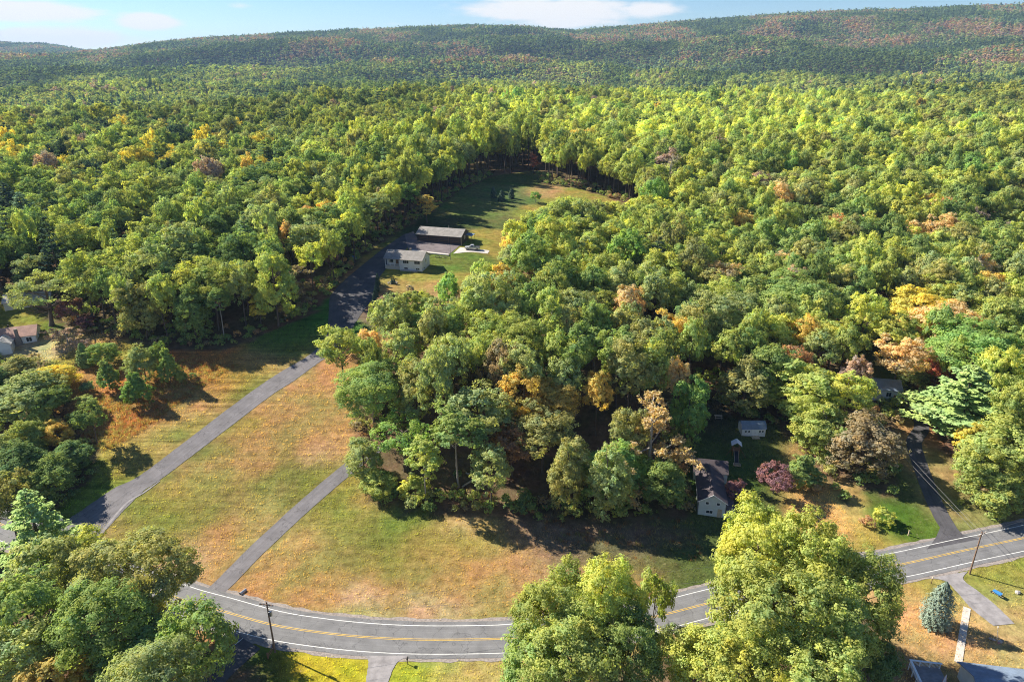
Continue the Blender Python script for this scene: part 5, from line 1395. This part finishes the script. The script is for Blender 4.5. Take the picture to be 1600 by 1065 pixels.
for x in (.1, 1.55, 3.0, 4.5): MB().box(x - .06, x + .06, 5.86, 5.98, -.2, 2.0).build('railing_post', M['white_trim'], dk)
for y in (.3, 1.7, 3.1, 4.5): MB().box(.04, .16, y - .06, y + .06, -.2, 2.0).build('railing_post', M['white_trim'], dk)
MB().box(-.08, 4.7, 5.78, 6.08, 2.0, 2.07).build('railing_cap', M['white_trim'], dk)
MB().box(-.08, .24, 0, 5.77, 2.0, 2.07).build('railing_cap', M['white_trim'], dk)
for k in range(24): MB().box(.3 + k * .18, .34 + k * .18, 5.9, 5.94, 1.1, 1.99).build('baluster', M['white_trim'], dk)
for k in range(28): MB().box(.08, .12, .3 + k * .195, .34 + k * .195, 1.1, 1.99).build('baluster', M['white_trim'], dk)
pa = thing('closed_parasol', 'closed white and red striped parasol standing on the deck', 'parasol', (float(g2[0]) + 3.6, float(g2[1]) - 4.6, 1.0), 0)
MB().bar((0, 0, 0), (0, 0, 2.9), .03, 8).build('pole', M['white_trim'], pa)
MB().tube([(0, 0, 0), (0, 0, .1)], [.28, .24], 12).build('base', M['concrete'], pa)
prof = [(.05, 2.85), (.13, 2.5), (.22, 1.8), (.27, 1.15), (.30, .95)]
for k in range(12):
    A0, A1 = 2 * math.pi * k / 12, 2 * math.pi * (k + 1) / 12; mb = MB(); V = []; F = []
    for (r, z) in prof:
        for q, rr_ in ((A0, r), ((A0 + A1) / 2, r * .72), (A1, r)): V.append((rr_ * math.cos(q), rr_ * math.sin(q), z))
    for i in range(len(prof) - 1):
        for q in (0, 1): F.append((i * 3 + q, i * 3 + q + 1, i * 3 + q + 4, i * 3 + q + 3))
    mb.add(V, F).build('cloth_panel', M['cloth_red' if k % 4 == 1 else 'cloth_white'], pa)

# ------------------------------------------------------------------ poles, wires, boxes and signs
def utility_pole(g, h, rz, label, lean=(0, 0), arms=True, drum=False):
    t = thing('utility_pole', label, 'utility pole', (float(g[0]), float(g[1]), float(T(g[0], g[1]))), rz)
    top = Vector((lean[0], lean[1], h))
    MB().tube([(0, 0, -.8), top], [.17, .11], 10).build('pole', M['pole'], t)
    if arms:
        c = top * .955
        ar = MB().box(c.x - 1.2, c.x + 1.2, c.y - .2, c.y - .08, c.z - .07, c.z + .07).build('crossarm', M['pole'], t)
        for x in (-1.05, -.45, .45, 1.05): MB().tube([(c.x + x, c.y - .14, c.z + .07), (c.x + x, c.y - .14, c.z + .3)], [.05, .035], 8).build('insulator', M['white_trim'], ar)
        MB().bar((c.x - .7, c.y - .14, c.z - .07), (c.x, c.y - .1, c.z - .75), .025, 6).build('arm_brace', M['metal'], t)
        MB().bar((c.x + .7, c.y - .14, c.z - .07), (c.x, c.y - .1, c.z - .75), .025, 6).build('arm_brace', M['metal'], t)
    if drum:
        c = top * .78
        MB().tube([(c.x + .38, c.y, c.z - .42), (c.x + .38, c.y, c.z + .42), (c.x + .38, c.y, c.z + .5)], [.26, .26, .1], 12).build('transformer', M['metal'], t)
        MB().box(c.x + .08, c.x + .2, c.y - .08, c.y + .08, c.z - .2, c.z + .2).build('bracket', M['metal'], t)
    c = top * .7
    MB().bar((c.x, c.y - .2, c.z), (c.x, c.y + .3, c.z), .03, 6).build('cable_bracket', M['metal'], t)
    return t
pLg, pRg = at(430, 1018), at(1515, 896)
utility_pole(pLg, 10.6, R(-10), 'weathered utility pole with a transformer by the lower driveway', (0, 0), True, True)
utility_pole(pRg, 9.7, R(28), 'weathered utility pole with a crossarm beside the yard driveway', (-.15, .1), True)
def wire(a, b, sag, label, r=.013):
    a, b = Vector(a), Vector(b); P_ = []
    for t in np.linspace(0, 1, 25): P_.append(a.lerp(b, t) - Vector((0, 0, sag * 4 * t * (1 - t))))
    o = MB().tube(P_, [r] * 25, 5).build('overhead_wire', M['wire'])
    return tag(o, label, 'wire', 'overhead wires')
tl, tr_ = (pLg[0], pLg[1], 10.2), (pRg[0], pRg[1], 9.4)
wire((tl[0], tl[1] - .1, 10.4), (tr_[0] - .2, tr_[1], 9.5), 1.6, 'uppermost wire slung between the two roadside utility poles')
wire((tl[0], tl[1], 7.6), (tr_[0] - .1, tr_[1], 6.9), 2.0, 'lower cable slung between the two roadside utility poles', .018)
wire((tl[0], tl[1], 10.4), (-110, 118, 11), 1.0, 'wire from the transformer pole towards the corner trees')
g = at(1440, 752)
wire((tr_[0], tr_[1], 9.4), (g[0] - 6, g[1] + 30, 13), .8, 'upper service wire from the crossarm pole over the shaded driveway', .024)
wire((tr_[0], tr_[1], 8.6), (g[0] - 6.5, g[1] + 30, 12), .9, 'lower service wire from the crossarm pole over the shaded driveway', .024)
wire((tr_[0], tr_[1], 9.5), (150, 128, 10), .7, 'wire leaving the crossarm pole along the road')
g = at(704, 406)
lp = thing('lamp_post', 'thin tall lamp post on the lawn by the parking lot', 'lamp post', tuple(g), 0)
MB().tube([(0, 0, -.2), (0, 0, 5.6)], [.09, .06], 8).build('pole', M['metal'], lp)
MB().bar((0, 0, 5.5), (-.7, 0, 5.65), .035, 6).build('arm', M['metal'], lp)
MB().box(-1.05, -.6, -.1, .1, 5.55, 5.68).build('lamp_head', M['metal'], lp)
def mailbox(g, rz, label, m):
    t = thing('mailbox', label, 'mailbox', tuple(g), rz)
    MB().box(-.05, .05, -.05, .05, -.2, 1.05).build('post', M['pole'], t)
    MB().box(-.07, .07, -.3, .12, .95, 1.02).build('support', M['pole'], t)
    pr = [(-.13, 1.02), (.13, 1.02), (.13, 1.2), (.09, 1.28), (0, 1.32), (-.09, 1.28), (-.13, 1.2)]
    b_ = MB().prism(pr, -.38, .15, 'y').build('box', M[m], t)
    MB().box(-.12, .12, -.4, -.385, 1.03, 1.24).build('door', M[m], b_)
    MB().box(.135, .15, -.1, .0, 1.15, 1.33).build('flag', M['cloth_red'], t)
    return t
mailbox(at(637, 1037), R(180), 'black mailbox on a post beside the short driveway', 'black')
mailbox(at(1455, 911), R(150), 'pale mailbox on a post near the blue spruce', 'pale_wood')
g = at(1419, 836)
t = thing('marker_post', 'short pale wooden post on the grassy verge across the road', 'post', tuple(g), 0)
MB().box(-.09, .09, -.09, .09, -.2, 1.25).build('post', M['pale_wood'], t); MB().prism([(-.12, 1.25), (.12, 1.25), (0, 1.38)], -.12, .12, 'x').build('post_cap', M['pale_wood'], t)
g = at(419, 1028)
t = thing('timber_barrier', 'brown timber barrier of two posts and rails by the transformer pole', 'barrier', tuple(g), R(80))
for x in (0, 1.9): MB().box(x - .1, x + .1, -.1, .1, -.2, 1.2).build('post', M['brown_wood'], t)
for z in (.45, .9): MB().box(-.2, 2.1, -.17, -.1, z, z + .16).build('rail', M['brown_wood'], t)
g = at(91, 818)
t = thing('roadside_sign', 'long white signboard on two posts at the driveway mouth', 'sign', tuple(g), R(28))
MB().box(-.95, .95, -.04, .04, .55, 1.35).build('board', M['white_trim'], t)
for x in (-.8, .8): MB().box(x - .06, x + .06, .04, .14, -.2, 1.45).build('post', M['white_trim'], t)

# ------------------------------------------------------------------ vehicles and yard things
def pickup(g, rz, label):
    t = thing('pickup_truck', label, 'truck', (float(g[0]), float(g[1]), float(T(g[0], g[1])) + .1), rz)
    prof = [(-2.75, .45), (2.6, .45), (2.75, .6), (2.75, .95), (2.6, 1.08), (1.35, 1.18), (1.0, 1.2), (-.75, 1.2), (-2.7, 1.2), (-2.78, 1.0)]
    MB().prism([(u, z) for u, z in prof], -.95, .95, 'y').build('body', M['silver'], t, .04)
    cab = MB().add([(-.8, -.9, 1.2), (1.35, -.9, 1.18), (1.35, .9, 1.18), (-.8, .9, 1.2), (-.6, -.72, 1.85), (.55, -.72, 1.85), (.55, .72, 1.85), (-.6, .72, 1.85)], [(0, 3, 2, 1), (4, 5, 6, 7), (0, 1, 5, 4), (1, 2, 6, 5), (2, 3, 7, 6), (3, 0, 4, 7)])
    cab.build('cab', M['silver'], t, .05)
    MB().slab([(1.33, -.78, 1.24), (1.33, .78, 1.24), (.62, .66, 1.80), (.62, -.66, 1.80)], .02).build('windscreen', M['glass'], t)
    for s in (-1, 1):
        p = [(-.6, s * .90, 1.26), (1.05, s * .90, 1.26), (.5, s * .755, 1.78), (-.5, s * .755, 1.78)]
        MB().slab(p if s < 0 else p[::-1], .02).build('side_window', M['glass'], t)
        MB().disc((2.76, s * .72, .85), (1, 0, 0), .14, .05, 10).build('headlight', M['cloth_white'], t)
        MB().box(-2.82, -2.76, s * .8 - .08, s * .8 + .08, .8, 1.1).build('tail_light', M['red_lamp'], t)
        for x in (-1.75, 1.75):
            w_ = MB().disc((x, s * .88, .40), (0, 1, 0), .40, .26, 18).build('wheel', M['black'], t)
            MB().disc((x, s * 1.015, .40), (0, 1, 0), .22, .02, 12).build('rim', M['metal'], w_)
    MB().box(-2.65, -.85, -.82, .82, 1.2, 1.26).build('bed_cover', M['black'], t)
    MB().box(2.72, 2.86, -.9, .9, .5, .72).build('front_bumper', M['metal'], t)
    MB().box(-2.9, -2.75, -.9, .9, .5, .7).build('rear_bumper', M['metal'], t)
    return t
ga_, gb_ = at(712, 392), at(760, 394.5)
pickup(at(738, 390), math.atan2(gb_[1] - ga_[1], gb_[0] - ga_[0]) + math.pi, 'silver pickup truck with dark bed cover on the concrete strip by the garage')
def bench(g, rz, label):
    t = thing('low_bench', label, 'bench', tuple(g), rz)
    for k in range(3): MB().box(-.9, .9, -.25 + k * .17, -.1 + k * .17, .42, .47).build('seat_plank', M['dark_wood'], t)
    for x in (-.7, .7): MB().box(x - .06, x + .06, -.2, .2, 0, .42).build('leg', M['dark_wood'], t)
bench(at(684, 402.5), R(-4), 'dark low bench on the lawn below the parking lot, the one nearer the house')
bench(at(692, 403), R(12), 'dark low bench on the lawn below the parking lot, the one nearer the lamp post')
g = at(613.5, 442)
for k in range(9):
    a_ = k * 2 * math.pi / 9 + .2; q = (g[0] + 1.5 * math.cos(a_), g[1] + 1.0 * math.sin(a_))
    tag(link('stone', MB().blob((0, 0, .1), .3, .25, .2, random, 7, 4).build('stone', M['rock']).data), 'pale stone of the ring round the two dark cone shrubs', 'stone', 'stones of the shrub ring').location = (q[0], q[1], float(T(*q)))
for o in [o for o in list(COL.objects) if o.name.startswith('stone') and 'category' not in o]: bpy.data.objects.remove(o)
for i, o in enumerate([o for o in COL.objects if o.name.startswith('stone')]): o.name = 'stone'
g = at(553, 404)
t = thing('covered_pile', 'blue tarpaulin over a low pile under the trees by the upper driveway', 'tarp', tuple(g), R(20))
MB().blob((0, 0, .25), 1.7, 1.1, .85, random, 12, 6, .12).build('tarpaulin', M['blue_tarp'], t, 0, None, False)
for s in (-1, 1): MB().bar((-1.5, s * .9, .12), (1.5, s * 1.0, .12), .1, 7).build('weight_log', M['log'], t)
def wheelbarrow(g, rz, label):
    t = thing('wheelbarrow', label, 'wheelbarrow', tuple(g), rz)
    tb = MB().add([(-.45, -.25, .42), (.35, -.22, .42), (.35, .22, .42), (-.45, .25, .42), (-.75, -.42, .85), (.75, -.4, .8), (.75, .4, .8), (-.75, .42, .85)], [(0, 3, 2, 1), (4, 5, 6, 7), (0, 1, 5, 4), (1, 2, 6, 5), (2, 3, 7, 6), (3, 0, 4, 7)])
    tb.build('tub', M['blue'], t, .03)
    for s in (-1, 1):
        MB().bar((.85, s * .06, .25), (-1.15, s * .32, .62), .03, 6).build('handle', M['pale_wood'], t)
        MB().bar((-.35, s * .25, .5), (-.5, s * .3, 0), .025, 6).build('leg', M['metal'], t)
    MB().disc((.85, 0, .2), (0, 1, 0), .2, .09, 16).build('wheel', M['black'], t)
wheelbarrow(at(1557, 930), R(120), 'blue wheelbarrow standing on the grass right of the yard driveway')
def rock(g, s, label, m='rock', group=None, name='rock'):
    o = MB().blob((0, 0, s * .3), s, s * .8, s * .6, random, 9, 5, .2).build(name, M[m]); o.location = tuple(g); return tag(o, label, 'rock', group)
rock(at(1590, 926), .55, 'pale boulder at the tip of the utility pole shadow')
g = at(1558, 1000)
t = thing('garden_pole', 'thin white pole rising from a ring of stones on the lawn', 'pole', tuple(g), 0)
MB().bar((0, 0, -.2), (-.35, .3, 2.6), .03, 6).build('pole', M['white_trim'], t)
MB().disc((-.36, .31, 2.66), (0, 0, 1), .09, .1, 10).build('finial', M['white_trim'], t)
for k, (dx, dy, s, m, lab) in enumerate(((-.5, .1, .3, 'rock', 'pale stone beside the thin white pole'), (.25, -.3, .38, 'rock', 'biggest pale stone at the foot of the thin white pole'), (.7, -.1, .28, 'stone', 'dark stone beside the thin white pole'), (-.1, -.55, .22, 'cloth_red', 'reddish stone at the foot of the thin white pole'), (-.9, .35, .26, 'rock', 'outlying pale stone near the thin white pole'))):
    rock((g[0] + dx, g[1] + dy, T(g[0] + dx, g[1] + dy)), s, lab, m, 'stones round the white pole')
# fallen trunks at the front of the wood
for (p, q, r, lab) in (((722, 762), (762, 738), .22, 'long fallen pale trunk lying towards the field at the wood front'), ((728, 740), (768, 755), .18, 'fallen pale trunk crossing the long one at the wood front'), ((742, 770), (775, 750), .13, 'thin fallen pale trunk beside the crossed ones')):
    a, b = at(*p), at(*q); d = b - a
    t = thing('fallen_log', lab, 'log', (float(a[0]), float(a[1]), float(a[2]) + .3), 0, 'fallen trunks at the wood front')
    e = Vector(d); MB().tube([(0, 0, 0), e * .5 + Vector((0, 0, .1)), e], [r, r * .85, r * .5], 8).build('trunk', M['log'], t)
    for k in (.35, .6, .8): MB().bar(e * k, e * k + Vector((random.uniform(-.8, .8), random.uniform(-.6, .8), random.uniform(.5, 1.2))), r * .25, 5).build('branch_stub', M['log'], t)
# culvert mouth beside the side driveway
g = at(381, 924)
t = thing('culvert_pipe', 'dark culvert pipe mouth in the ditch beside the side driveway', 'pipe', tuple(g), R(-30))
MB().tube([(0, -.8, .1), (0, .5, .1)], [.32, .32], 14).build('pipe', M['metal'], t); MB().disc((0, -.81, .1), (0, 1, 0), .27, .02, 14).build('opening', M['black'], t)
# pale slope houses far off
g = at(1268, 71)
for k, (dx, lab) in enumerate(((-70, 'tiny far house at one end of the pale clearing on the ridge slope'), (40, 'tiny far house in the middle of the pale clearing on the ridge slope'))):
    x, y = g[0] + dx, g[1] + 40
    t = thing('far_house', lab, 'house', (x, y, float(T(x, y))), 0, 'houses on the ridge slope')
    gable_body(26, 14, 7, 4, 'cream_siding', t); gable_roof(26, 14, 7, 4, .8, .3, 'pale_roof', t)

# ------------------------------------------------------------------ the air
HZ = bpy.data.materials.new('thin_haze'); HZ.use_nodes = True
HN, HL = HZ.node_tree.nodes, HZ.node_tree.links; HN.clear()
vp = HN.new('ShaderNodeVolumePrincipled'); vp.inputs['Color'].default_value = (.40, .62, 1.0, 1); vp.inputs['Density'].default_value = 5.5e-5; vp.inputs['Anisotropy'].default_value = .1
ho = HN.new('ShaderNodeOutputMaterial'); HL.new(vp.outputs[0], ho.inputs['Volume'])
lo = float(GZ.min()) - 1; hi = max(float(GZ.max()) + 35, CAMH + 20)
hz = MB().box(gx[0] - 40, gx[-1] + 40, gy[0] - 40, gy[-1] + 40, lo, hi).build('haze', HZ)
tag(hz, 'thin blue autumn haze over the valley', 'haze', None, 'stuff')
